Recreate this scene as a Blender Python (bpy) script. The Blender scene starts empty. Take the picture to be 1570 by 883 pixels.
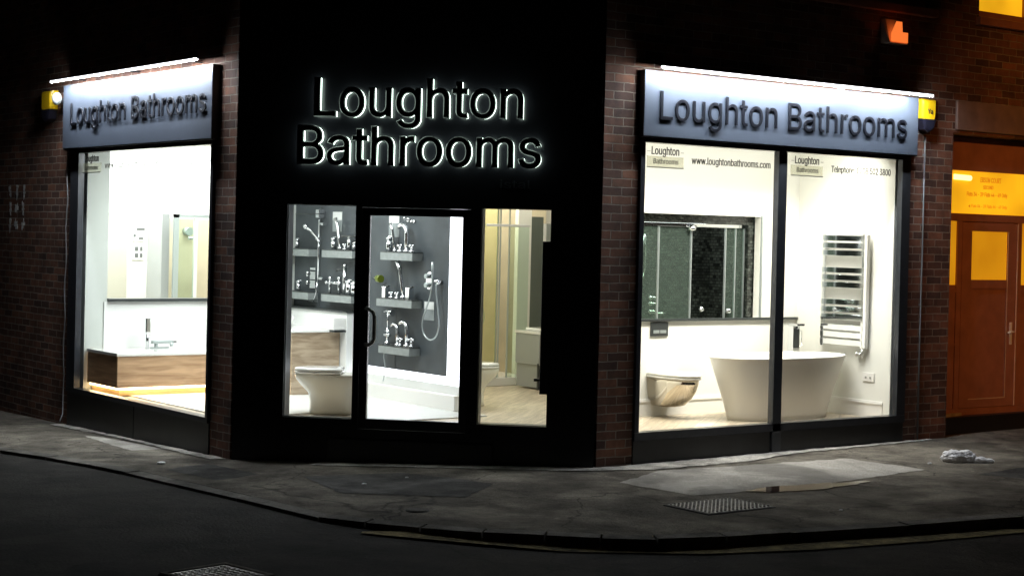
import bpy, bmesh, math, random, json
from mathutils import Matrix, Vector
random.seed(7)
R = math.radians
scene = bpy.context.scene
COL = scene.collection

# ------------------------------------------------------------------ camera
AR = 0.64047; PITCH = -0.00849; ROLL = 0.02415
rt = Vector((math.cos(AR), -math.sin(AR), 0)); fw = Vector((math.sin(AR), math.cos(AR), 0)); up = Vector((0, 0, 1))
f2 = fw*math.cos(PITCH) + up*math.sin(PITCH)
u2 = -fw*math.sin(PITCH) + up*math.cos(PITCH)
c_, s_ = math.cos(ROLL), math.sin(ROLL)
r3 = rt*c_ + u2*s_
u3 = -rt*s_ + u2*c_
cam_d = bpy.data.cameras.new('camera'); cam = bpy.data.objects.new('camera', cam_d); COL.objects.link(cam)
m = Matrix((r3, u3, -f2)).transposed().to_4x4(); m.translation = Vector((-9.21, -11.081, 2.1))
cam.matrix_world = m
cam_d.sensor_width = 36; cam_d.lens = 2578.65/1570*36; cam_d.shift_y = -57.7/1570
cam_d.clip_start = 0.1; cam_d.clip_end = 500
scene.camera = cam

# ------------------------------------------------------------------ night sky and exposure
w = bpy.data.worlds.new('World'); scene.world = w; w.use_nodes = True
bg = w.node_tree.nodes['Background']; bg.inputs['Color'].default_value = (0.8, 0.5, 0.42, 1); bg.inputs['Strength'].default_value = 0.003
scene.view_settings.view_transform = 'Standard'; scene.view_settings.look = 'None'
scene.view_settings.exposure = 0; scene.view_settings.gamma = 1
scene.render.engine = 'CYCLES'
scene.cycles.max_bounces = 10; scene.cycles.transparent_max_bounces = 24; scene.cycles.caustics_reflective = False
scene.cycles.sample_clamp_indirect = 3.0

def area(name, loc, size, power, col, rot=(0, 0, 0), spread=math.pi):
    l = bpy.data.lights.new(name, 'AREA'); l.shape = 'RECTANGLE'; l.size, l.size_y = size; l.energy = power; l.color = col
    o = bpy.data.objects.new(name, l); o.location = loc; o.rotation_euler = rot; l.spread = spread; COL.objects.link(o); return o
COOL = (0.93, 1.0, 0.97); CREAM = (1.0, 0.975, 0.88); WHITE = (0.96, 1.0, 0.98)
# ceiling lamps of the showroom and added downlights (all really over their displays)
area('ceiling_lamp', (-1.3, 3.9, 3.05), (1.2, 1.8), 90, COOL, (R(22), 0, 0))
area('added_downlight', (-1.4, 4.9, 3.06), (1.2, 1.0), 28, COOL, (R(8), 0, 0), R(105))          # left bath display; downlight added for its dim lower part
area('ceiling_lamp', (-0.6, 7.4, 3.12), (2.4, 2.0), 185, WHITE)          # room behind the left display
area('ceiling_lamp', (-0.75, 3.2, 3.12), (0.7, 1.4), 38, (0.93, 0.98, 1.0))  # behind the door, lights the slate wall
area('ceiling_lamp', (1.4, 3.4, 3.12), (1.2, 1.4), 30, CREAM)            # right half of the showroom
area('ceiling_lamp', (2.9, 5.3, 3.12), (1.4, 1.0), 50, (1.0, 0.95, 0.80))  # over the beige shower
area('ceiling_lamp', (2.2, 0.36, 3.05), (3.0, 0.4), 32, CREAM, (R(28), 0, 0))
area('added_downlight', (2.45, 0.50, 3.06), (2.6, 0.3), 66, CREAM, (R(12), 0, 0), R(105))           # right window display; downlight added to lift the darker lower wall
area('ceiling_lamp', (2.4, 1.95, 2.6), (1.4, 0.4), 14, (0.95, 1.0, 0.95))  # dark shower booth
# sodium street lamp down the street, out of frame to the right
ld = bpy.data.lights.new('street_lamp_light', 'SPOT'); ld.energy = 1050; ld.color = (1.0, 0.36, 0.07); ld.shadow_soft_size = 0.15
ld.spot_size = R(46); ld.spot_blend = 0.8
lo = bpy.data.objects.new('street_lamp_light', ld); COL.objects.link(lo); lo.location = (3.0, -9.5, 5.8)
lo.rotation_euler = (Vector((7.9, 0.0, 2.0)) - lo.location).to_track_quat('-Z', 'Y').to_euler()

# ------------------------------------------------------------------ materials
def new_mat(name):
    mt = bpy.data.materials.new(name); mt.use_nodes = True
    nt = mt.node_tree; b = nt.nodes['Principled BSDF']; return mt, nt, b
def N(nt, t, **kw):
    n = nt.nodes.new(t)
    for k, v in kw.items(): setattr(n, k, v)
    return n
def mat(name, col, rough=0.5, metal=0.0, var=0.0, scale=8.0, bump=0.0, bscale=60.0, coat=0.0, spec=None, rvar=0.0):
    mt, nt, b = new_mat(name)
    b.inputs['Base Color'].default_value = (*col, 1); b.inputs['Roughness'].default_value = rough
    b.inputs['Metallic'].default_value = metal; b.inputs['Coat Weight'].default_value = coat
    if spec is not None: b.inputs['Specular IOR Level'].default_value = spec
    geo = N(nt, 'ShaderNodeNewGeometry')
    if var:
        n = N(nt, 'ShaderNodeTexNoise'); n.inputs['Scale'].default_value = scale; n.inputs['Detail'].default_value = 6
        nt.links.new(geo.outputs['Position'], n.inputs['Vector'])
        r = N(nt, 'ShaderNodeMapRange'); r.inputs[3].default_value = 1-var; r.inputs[4].default_value = 1+var
        r.inputs[1].default_value = .3; r.inputs[2].default_value = .7
        nt.links.new(n.outputs['Fac'], r.inputs[0])
        mx = N(nt, 'ShaderNodeVectorMath', operation='SCALE'); mx.inputs[0].default_value = col
        nt.links.new(r.outputs[0], mx.inputs['Scale']); nt.links.new(mx.outputs[0], b.inputs['Base Color'])
        if rvar:
            r2 = N(nt, 'ShaderNodeMapRange'); r2.inputs[3].default_value = rough-rvar; r2.inputs[4].default_value = rough+rvar
            nt.links.new(n.outputs['Fac'], r2.inputs[0]); nt.links.new(r2.outputs[0], b.inputs['Roughness'])
    if bump:
        n = N(nt, 'ShaderNodeTexNoise'); n.inputs['Scale'].default_value = bscale; n.inputs['Detail'].default_value = 5
        nt.links.new(geo.outputs['Position'], n.inputs['Vector'])
        bp = N(nt, 'ShaderNodeBump'); bp.inputs['Strength'].default_value = 1.0; bp.inputs['Distance'].default_value = bump
        nt.links.new(n.outputs['Fac'], bp.inputs['Height']); nt.links.new(bp.outputs[0], b.inputs['Normal'])
    return mt
def emis(name, col, st):
    mt, nt, b = new_mat(name)
    b.inputs['Base Color'].default_value = (*col, 1); b.inputs['Emission Color'].default_value = (*col, 1); b.inputs['Emission Strength'].default_value = st
    return mt
def uneven(mt, lo, hi, scale=1.6):
    nt = mt.node_tree; b = nt.nodes['Principled BSDF']; st = b.inputs['Emission Strength'].default_value
    geo = N(nt, 'ShaderNodeNewGeometry'); n = N(nt, 'ShaderNodeTexNoise'); n.inputs['Scale'].default_value = scale; n.inputs['Detail'].default_value = 2
    r = N(nt, 'ShaderNodeMapRange'); r.inputs[1].default_value = .3; r.inputs[2].default_value = .7; r.inputs[3].default_value = lo*st; r.inputs[4].default_value = hi*st
    nt.links.new(geo.outputs['Position'], n.inputs['Vector']); nt.links.new(n.outputs['Fac'], r.inputs[0]); nt.links.new(r.outputs[0], b.inputs['Emission Strength']); return mt
def glass(name, tint=(1, 1, 1), rough=0.0, ior=1.45, dirt=0.0):
    mt, nt, b = new_mat(name); nt.nodes.remove(b)
    out = nt.nodes['Material Output']
    t = N(nt, 'ShaderNodeBsdfTransparent'); t.inputs[0].default_value = (*tint, 1)
    gl = N(nt, 'ShaderNodeBsdfGlossy'); gl.inputs['Roughness'].default_value = rough
    lw = N(nt, 'ShaderNodeLayerWeight'); lw.inputs[0].default_value = .5
    pw = N(nt, 'ShaderNodeMath', operation='POWER'); pw.inputs[1].default_value = 5; nt.links.new(lw.outputs['Facing'], pw.inputs[0])
    fr = N(nt, 'ShaderNodeMath', operation='MULTIPLY_ADD'); fr.inputs[1].default_value = .5; fr.inputs[2].default_value = .022; nt.links.new(pw.outputs[0], fr.inputs[0])
    mx = N(nt, 'ShaderNodeMixShader'); nt.links.new(fr.outputs[0], mx.inputs[0]); nt.links.new(t.outputs[0], mx.inputs[1]); nt.links.new(gl.outputs[0], mx.inputs[2])
    last = mx
    if dirt:
        df = N(nt, 'ShaderNodeBsdfDiffuse'); df.inputs[0].default_value = (.17, .21, .185, 1); m3 = N(nt, 'ShaderNodeMixShader'); m3.inputs[0].default_value = dirt
        nt.links.new(mx.outputs[0], m3.inputs[1]); nt.links.new(df.outputs[0], m3.inputs[2]); last = m3
    nt.links.new(last.outputs[0], out.inputs[0]); return mt
def translucent(name, col):
    mt, nt, b = new_mat(name); nt.nodes.remove(b)
    t = N(nt, 'ShaderNodeBsdfTranslucent'); t.inputs[0].default_value = (*col, 1); d = N(nt, 'ShaderNodeBsdfTransparent'); d.inputs[0].default_value = (*col, 1)
    mx = N(nt, 'ShaderNodeMixShader'); mx.inputs[0].default_value = .9; nt.links.new(t.outputs[0], mx.inputs[1]); nt.links.new(d.outputs[0], mx.inputs[2])
    nt.links.new(mx.outputs[0], nt.nodes['Material Output'].inputs[0]); return mt
def wall_coord(nt, sc=1.0):
    geo = N(nt, 'ShaderNodeNewGeometry'); sp = N(nt, 'ShaderNodeSeparateXYZ'); nt.links.new(geo.outputs['Position'], sp.inputs[0])
    sub = N(nt, 'ShaderNodeMath', operation='SUBTRACT'); nt.links.new(sp.outputs[0], sub.inputs[0]); nt.links.new(sp.outputs[1], sub.inputs[1])
    cb = N(nt, 'ShaderNodeCombineXYZ'); nt.links.new(sub.outputs[0], cb.inputs[0]); nt.links.new(sp.outputs[2], cb.inputs[1])
    return geo, cb
def brick_mat():
    mt, nt, b = new_mat('red_brown_brick'); geo, cb = wall_coord(nt)
    ns = N(nt, 'ShaderNodeTexNoise'); ns.inputs['Scale'].default_value = 9; ns.inputs['Detail'].default_value = 3
    nt.links.new(geo.outputs['Position'], ns.inputs['Vector'])
    off = N(nt, 'ShaderNodeVectorMath', operation='MULTIPLY_ADD'); off.inputs[1].default_value = (.022, .016, 0)
    nt.links.new(ns.outputs['Color'], off.inputs[0]); nt.links.new(cb.outputs[0], off.inputs[2])
    br = N(nt, 'ShaderNodeTexBrick'); nt.links.new(off.outputs[0], br.inputs['Vector'])
    br.inputs['Scale'].default_value = 1; br.inputs['Brick Width'].default_value = .225; br.inputs['Row Height'].default_value = .075
    br.inputs['Mortar Size'].default_value = .0055; br.inputs['Mortar Smooth'].default_value = .35; br.inputs['Bias'].default_value = 0.0
    br.inputs['Color1'].default_value = (.22, .095, .055, 1); br.inputs['Color2'].default_value = (.07, .036, .028, 1); br.inputs['Mortar'].default_value = (.26, .22, .175, 1)
    n2 = N(nt, 'ShaderNodeTexNoise'); n2.inputs['Scale'].default_value = 2.3; n2.inputs['Detail'].default_value = 8; n2.inputs['Roughness'].default_value = .7
    nt.links.new(geo.outputs['Position'], n2.inputs['Vector'])
    r = N(nt, 'ShaderNodeMapRange'); r.inputs[1].default_value = .3; r.inputs[2].default_value = .7; r.inputs[3].default_value = .35; r.inputs[4].default_value = 1.5
    nt.links.new(n2.outputs['Fac'], r.inputs[0])
    mul = N(nt, 'ShaderNodeVectorMath', operation='SCALE'); nt.links.new(br.outputs['Color'], mul.inputs[0]); nt.links.new(r.outputs[0], mul.inputs['Scale'])
    nt.links.new(mul.outputs[0], b.inputs['Base Color']); b.inputs['Roughness'].default_value = .85
    n3 = N(nt, 'ShaderNodeTexNoise'); n3.inputs['Scale'].default_value = 90; nt.links.new(geo.outputs['Position'], n3.inputs['Vector'])
    h = N(nt, 'ShaderNodeMath', operation='MULTIPLY_ADD'); h.inputs[1].default_value = -1.0
    nt.links.new(br.outputs['Fac'], h.inputs[0]); 
    n3s = N(nt, 'ShaderNodeMath', operation='MULTIPLY'); n3s.inputs[1].default_value = .5; nt.links.new(n3.outputs['Fac'], n3s.inputs[0]); nt.links.new(n3s.outputs[0], h.inputs[2])
    bp = N(nt, 'ShaderNodeBump'); bp.inputs['Distance'].default_value = .006; bp.inputs['Strength'].default_value = 1
    nt.links.new(h.outputs[0], bp.inputs['Height']); nt.links.new(bp.outputs[0], b.inputs['Normal'])
    return mt
def mosaic_mat():
    mt, nt, b = new_mat('dark_mosaic_tile'); geo, cb = wall_coord(nt)
    br = N(nt, 'ShaderNodeTexBrick'); nt.links.new(cb.outputs[0], br.inputs['Vector'])
    br.inputs['Scale'].default_value = 1; br.inputs['Brick Width'].default_value = .05; br.inputs['Row Height'].default_value = .032
    br.inputs['Mortar Size'].default_value = .003; br.inputs['Color1'].default_value = (.012, .014, .012, 1); br.inputs['Color2'].default_value = (.07, .08, .07, 1); br.inputs['Mortar'].default_value = (.012, .013, .012, 1)
    nt.links.new(br.outputs['Color'], b.inputs['Base Color']); b.inputs['Roughness'].default_value = .25
    return mt
def ground_mat(name, c1, c2, scale, bump, rough=.85, crack=True):
    mt, nt, b = new_mat(name); geo = N(nt, 'ShaderNodeNewGeometry')
    n = N(nt, 'ShaderNodeTexNoise'); n.inputs['Scale'].default_value = scale; n.inputs['Detail'].default_value = 10; n.inputs['Roughness'].default_value = .72
    nt.links.new(geo.outputs['Position'], n.inputs['Vector'])
    cr = N(nt, 'ShaderNodeValToRGB'); cr.color_ramp.elements[0].position = .35; cr.color_ramp.elements[1].position = .66
    cr.color_ramp.elements[0].color = (*c1, 1); cr.color_ramp.elements[1].color = (*c2, 1)
    nt.links.new(n.outputs['Fac'], cr.inputs[0])
    g = N(nt, 'ShaderNodeTexNoise'); g.inputs['Scale'].default_value = 140; g.inputs['Detail'].default_value = 3
    nt.links.new(geo.outputs['Position'], g.inputs['Vector'])
    gr = N(nt, 'ShaderNodeMapRange'); gr.inputs[1].default_value = .3; gr.inputs[2].default_value = .7; gr.inputs[3].default_value = .5; gr.inputs[4].default_value = 1.5
    nt.links.new(g.outputs['Fac'], gr.inputs[0])
    mul = N(nt, 'ShaderNodeVectorMath', operation='SCALE'); nt.links.new(cr.outputs[0], mul.inputs[0]); nt.links.new(gr.outputs[0], mul.inputs['Scale'])
    last = mul.outputs[0]
    g2 = N(nt, 'ShaderNodeTexNoise'); g2.inputs['Scale'].default_value = 45; g2.inputs['Detail'].default_value = 6; nt.links.new(geo.outputs['Position'], g2.inputs['Vector'])
    height = g2.outputs['Fac']
    if crack:
        v = N(nt, 'ShaderNodeTexVoronoi', feature='DISTANCE_TO_EDGE'); v.inputs['Scale'].default_value = .55
        wn = N(nt, 'ShaderNodeTexNoise'); wn.inputs['Scale'].default_value = 2.5; wn.inputs['Detail'].default_value = 6; nt.links.new(geo.outputs['Position'], wn.inputs['Vector'])
        ad = N(nt, 'ShaderNodeVectorMath', operation='MULTIPLY_ADD'); ad.inputs[1].default_value = (.7, .7, 0); nt.links.new(wn.outputs['Color'], ad.inputs[0]); nt.links.new(geo.outputs['Position'], ad.inputs[2])
        nt.links.new(ad.outputs[0], v.inputs['Vector'])
        cm = N(nt, 'ShaderNodeMapRange'); cm.inputs[1].default_value = 0.0; cm.inputs[2].default_value = .009; cm.inputs[3].default_value = .35; cm.inputs[4].default_value = 1
        nt.links.new(v.outputs['Distance'], cm.inputs[0])
        m2 = N(nt, 'ShaderNodeVectorMath', operation='SCALE'); nt.links.new(last, m2.inputs[0]); nt.links.new(cm.outputs[0], m2.inputs['Scale']); last = m2.outputs[0]
    gv = N(nt, 'ShaderNodeTexVoronoi'); gv.inputs['Scale'].default_value = 2.6; nt.links.new(geo.outputs['Position'], gv.inputs['Vector'])
    gm = N(nt, 'ShaderNodeMapRange'); gm.inputs[1].default_value = .035; gm.inputs[2].default_value = .055; gm.inputs[3].default_value = 1.9; gm.inputs[4].default_value = 1
    nt.links.new(gv.outputs['Distance'], gm.inputs[0])
    m4 = N(nt, 'ShaderNodeVectorMath', operation='SCALE'); nt.links.new(last, m4.inputs[0]); nt.links.new(gm.outputs[0], m4.inputs['Scale']); last = m4.outputs[0]
    st = N(nt, 'ShaderNodeTexNoise'); st.inputs['Scale'].default_value = .9; st.inputs['Detail'].default_value = 8; st.inputs['Distortion'].default_value = 1.2; nt.links.new(geo.outputs['Position'], st.inputs['Vector'])
    sm = N(nt, 'ShaderNodeMapRange'); sm.inputs[1].default_value = .44; sm.inputs[2].default_value = .56; sm.inputs[3].default_value = .68; sm.inputs[4].default_value = 1.2
    nt.links.new(st.outputs['Fac'], sm.inputs[0])
    m5 = N(nt, 'ShaderNodeVectorMath', operation='SCALE'); nt.links.new(last, m5.inputs[0]); nt.links.new(sm.outputs[0], m5.inputs['Scale']); last = m5.outputs[0]
    nt.links.new(last, b.inputs['Base Color']); b.inputs['Roughness'].default_value = .95; b.inputs['Specular IOR Level'].default_value = .12
    bp = N(nt, 'ShaderNodeBump'); bp.inputs['Distance'].default_value = bump; nt.links.new(height, bp.inputs['Height'])
    bp2 = N(nt, 'ShaderNodeBump'); bp2.inputs['Distance'].default_value = bump*4; nt.links.new(n.outputs['Fac'], bp2.inputs['Height']); nt.links.new(bp.outputs[0], bp2.inputs['Normal'])
    nt.links.new(bp2.outputs[0], b.inputs['Normal'])
    return mt
def wood_mat(name, c1, c2, stretch=(1, 9, 9), rough=.45):
    mt, nt, b = new_mat(name); geo = N(nt, 'ShaderNodeNewGeometry')
    mp = N(nt, 'ShaderNodeVectorMath', operation='MULTIPLY'); mp.inputs[1].default_value = stretch; nt.links.new(geo.outputs['Position'], mp.inputs[0])
    n = N(nt, 'ShaderNodeTexNoise'); n.inputs['Scale'].default_value = 2.2; n.inputs['Detail'].default_value = 7; n.inputs['Distortion'].default_value = .6
    nt.links.new(mp.outputs[0], n.inputs['Vector'])
    cr = N(nt, 'ShaderNodeValToRGB'); cr.color_ramp.elements[0].position = .35; cr.color_ramp.elements[1].position = .65
    cr.color_ramp.elements[0].color = (*c1, 1); cr.color_ramp.elements[1].color = (*c2, 1); nt.links.new(n.outputs['Fac'], cr.inputs[0])
    nt.links.new(cr.outputs[0], b.inputs['Base Color']); b.inputs['Roughness'].default_value = rough
    return mt
def plank_floor():
    mt, nt, b = new_mat('pale_wood_floor'); geo = N(nt, 'ShaderNodeNewGeometry')
    rot = N(nt, 'ShaderNodeVectorRotate'); rot.inputs['Angle'].default_value = R(-40); nt.links.new(geo.outputs['Position'], rot.inputs['Vector'])
    br = N(nt, 'ShaderNodeTexBrick'); nt.links.new(rot.outputs[0], br.inputs['Vector']); br.inputs['Scale'].default_value = 1
    br.inputs['Brick Width'].default_value = 1.2; br.inputs['Row Height'].default_value = .16; br.inputs['Mortar Size'].default_value = .002
    br.inputs['Color1'].default_value = (.62, .53, .40, 1); br.inputs['Color2'].default_value = (.48, .40, .29, 1); br.inputs['Mortar'].default_value = (.22, .18, .13, 1)
    mp = N(nt, 'ShaderNodeVectorMath', operation='MULTIPLY'); mp.inputs[1].default_value = (1.5, 14, 1); nt.links.new(rot.outputs[0], mp.inputs[0])
    n = N(nt, 'ShaderNodeTexNoise'); n.inputs['Scale'].default_value = 2; n.inputs['Detail'].default_value = 6; nt.links.new(mp.outputs[0], n.inputs['Vector'])
    r = N(nt, 'ShaderNodeMapRange'); r.inputs[1].default_value = .3; r.inputs[2].default_value = .7; r.inputs[3].default_value = .75; r.inputs[4].default_value = 1.2; nt.links.new(n.outputs['Fac'], r.inputs[0])
    mul = N(nt, 'ShaderNodeVectorMath', operation='SCALE'); nt.links.new(br.outputs['Color'], mul.inputs[0]); nt.links.new(r.outputs[0], mul.inputs['Scale'])
    nt.links.new(mul.outputs[0], b.inputs['Base Color']); b.inputs['Roughness'].default_value = .35
    return mt
M = dict(
    brick=brick_mat(), mosaic=mosaic_mat(),
    pave=ground_mat('worn_asphalt_pavement', (.055, .048, .040), (.175, .158, .132), 2.4, .011),
    patch=ground_mat('pale_cement_patch', (.19, .178, .16), (.33, .312, .285), 1.4, .002, crack=False),
    dkpatch=ground_mat('darker_asphalt_repair', (.035, .034, .033), (.085, .082, .078), 5, .008, crack=False),
    rubble=ground_mat('lit_crumbled_cement_strip', (.22, .21, .19), (.60, .57, .52), 7, .012, crack=False),  # crumbled cement, colour raised to stand in for light along the wall
    road=ground_mat('dark_asphalt_road', (.010, .0095, .009), (.030, .028, .026), 1.3, .006),
    kerb=ground_mat('weathered_kerb_stone', (.07, .066, .06), (.17, .16, .145), 4, .004, crack=False),
    line=ground_mat('worn_yellow_line', (.05, .045, .03), (.26, .21, .10), 9, .003, crack=False),
    clad=mat('black_gloss_cladding', (.006, .006, .008), .28, var=.3, scale=3, spec=.35),
    frame=mat('dark_grey_aluminium', (.035, .038, .045), .3, metal=.2, var=.15, scale=12),
    black=mat('black_metal', (.008, .008, .01), .35),
    riser=mat('black_riser_panel', (.012, .012, .013), .4, var=.3, scale=5),
    alu=mat('brushed_aluminium', (.072, .088, .118), .42, metal=.25, var=.06, scale=3),
    letter=mat('dark_steel_letter', (.006, .007, .012), .35, metal=.4),
    cream=mat('cream_wall_paint', (.85, .85, .79), .7, var=.02, scale=2),
    white=mat('white_wall_paint', (.82, .83, .81), .7, var=.02, scale=2),
    palegrey=mat('pale_grey_wall_paint', (.50, .53, .50), .7, var=.03, scale=2),
    skirt=mat('white_gloss_skirting', (.88, .87, .83), .3),
    ceram=mat('white_ceramic', (.86, .86, .83), .12, coat=.5),
    solid=mat('white_solid_surface', (.88, .865, .82), .35),
    ceramc=mat('cream_ceramic', (.74, .71, .62), .18, coat=.4),
    chrome=mat('polished_chrome', (.82, .84, .86), .06, metal=1),
    gold=mat('warm_chrome_glaze', (.74, .68, .58), .06, metal=1),
    dark=mat('dark_grey_plastic', (.03, .035, .035), .35),
    slate=mat('slate_grey_panel', (.052, .063, .070), .55, var=.18, scale=4, bump=.001, bscale=30),
    shelf=mat('pale_grey_shelf', (.24, .265, .26), .5, var=.1, scale=20),
    shelftop=mat('dark_shelf_top', (.03, .035, .035), .3),
    card=mat('white_card', (.7, .72, .7), .6), cardgrey=mat('grey_printed_card', (.25, .28, .28), .6),
    oak=wood_mat('brown_oak_veneer', (.32, .19, .10), (.54, .35, .20), (1, 1, 10)),
    tan=wood_mat('tan_wood_plinth', (.45, .29, .12), (.62, .42, .2), (1, 1, 10)),
    cabinet=wood_mat('grey_brown_cabinet', (.26, .19, .12), (.42, .33, .23), (2, 2, 12)),
    floor=plank_floor(), whitefloor=mat('white_gloss_floor', (.78, .80, .80), .2, var=.03, scale=2),
    glass=glass('clear_window_glass'), shglass=glass('greenish_shower_glass', (.86, .93, .88)),
    beige=mat('beige_stone_tile', (.62, .55, .40), .3, var=.1, scale=3),
    leaf=mat('pale_cream_door', (.50, .49, .41), .5), pine=mat('pale_yellow_wall', (.74, .73, .58), .6, var=.06, scale=2),
    vanity=mat('grey_gloss_vanity', (.36, .38, .37), .25),
    darkgreen=mat('dark_grey_green_panel', (.12, .14, .12), .3),
    ledfront=emis('led_strip_front', (.92, .93, 1.0), 3.0),
    boothglass=glass('grey_green_glass', (.78, .88, .81), dirt=.15), led=emis('led_strip', (.90, .95, 1.0), 265.0), ledflat=emis('backlit_white_panel', (.9, .94, 1.0), 3.0),
    ledwarm=emis('warm_led_strip', (1.0, .78, .45), 12.0), halo=emis('white_backlight', (.80, 1.0, .88), 5.0),
    yellow=mat('yellow_plastic', (.80, .50, .01), .25), navy=mat('navy_plastic', (.012, .012, .022), .3),
    ventmetal=mat('pale_painted_metal', (.6, .55, .5), .5),
    redwood=mat('red_brown_painted_wood', (.38, .17, .11), .45, var=.15, scale=6),
    trimwood=mat('highlit_trim', (.72, .56, .45), .5),
    amber=emis('amber_lit_glass', (1.0, .52, .012), .72), amberdim=emis('dim_amber_glass', (1.0, .48, .012), .40),
    amberhot=emis('amber_lamp_behind_glass', (1.0, .80, .35), 1.8),
    amberprint=emis('brown_print_on_lit_glass', (.72, .33, .01), .42),
    print=mat('grey_print', (.09, .09, .085), .6), printlight=mat('pale_grey_print', (.36, .36, .33), .6), plaque=translucent('pale_plaque', (.86, .86, .80)),
    concrete=mat('stained_concrete', (.22, .15, .12), .8, var=.3, scale=4, bump=.003),
    iron=mat('worn_cast_iron', (.16, .15, .14), .5, metal=.5, var=.5, scale=30), soil=mat('black_gap', (.01, .01, .01), .9),
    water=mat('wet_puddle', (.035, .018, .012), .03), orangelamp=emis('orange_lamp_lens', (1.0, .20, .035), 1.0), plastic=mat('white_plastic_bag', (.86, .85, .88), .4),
    chalk=mat('chalky_white_paint', (.6, .6, .58), .9, var=.5, scale=40), cable=mat('grey_cable', (.12, .12, .12), .6),
    green=mat('green_valve_plastic', (.13, .17, .015), .3), paper=mat('poster_paper', (.62, .65, .65), .6), ink=mat('poster_ink', (.12, .13, .13), .6),
    greymetal=mat('satin_grey_metal', (.45, .5, .5), .35, metal=.6), zinc=mat('grey_lead_cover', (.03, .03, .035), .5),
)
uneven(M['amber'], .7, 1.3); uneven(M['amberdim'], .75, 1.25)

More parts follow.
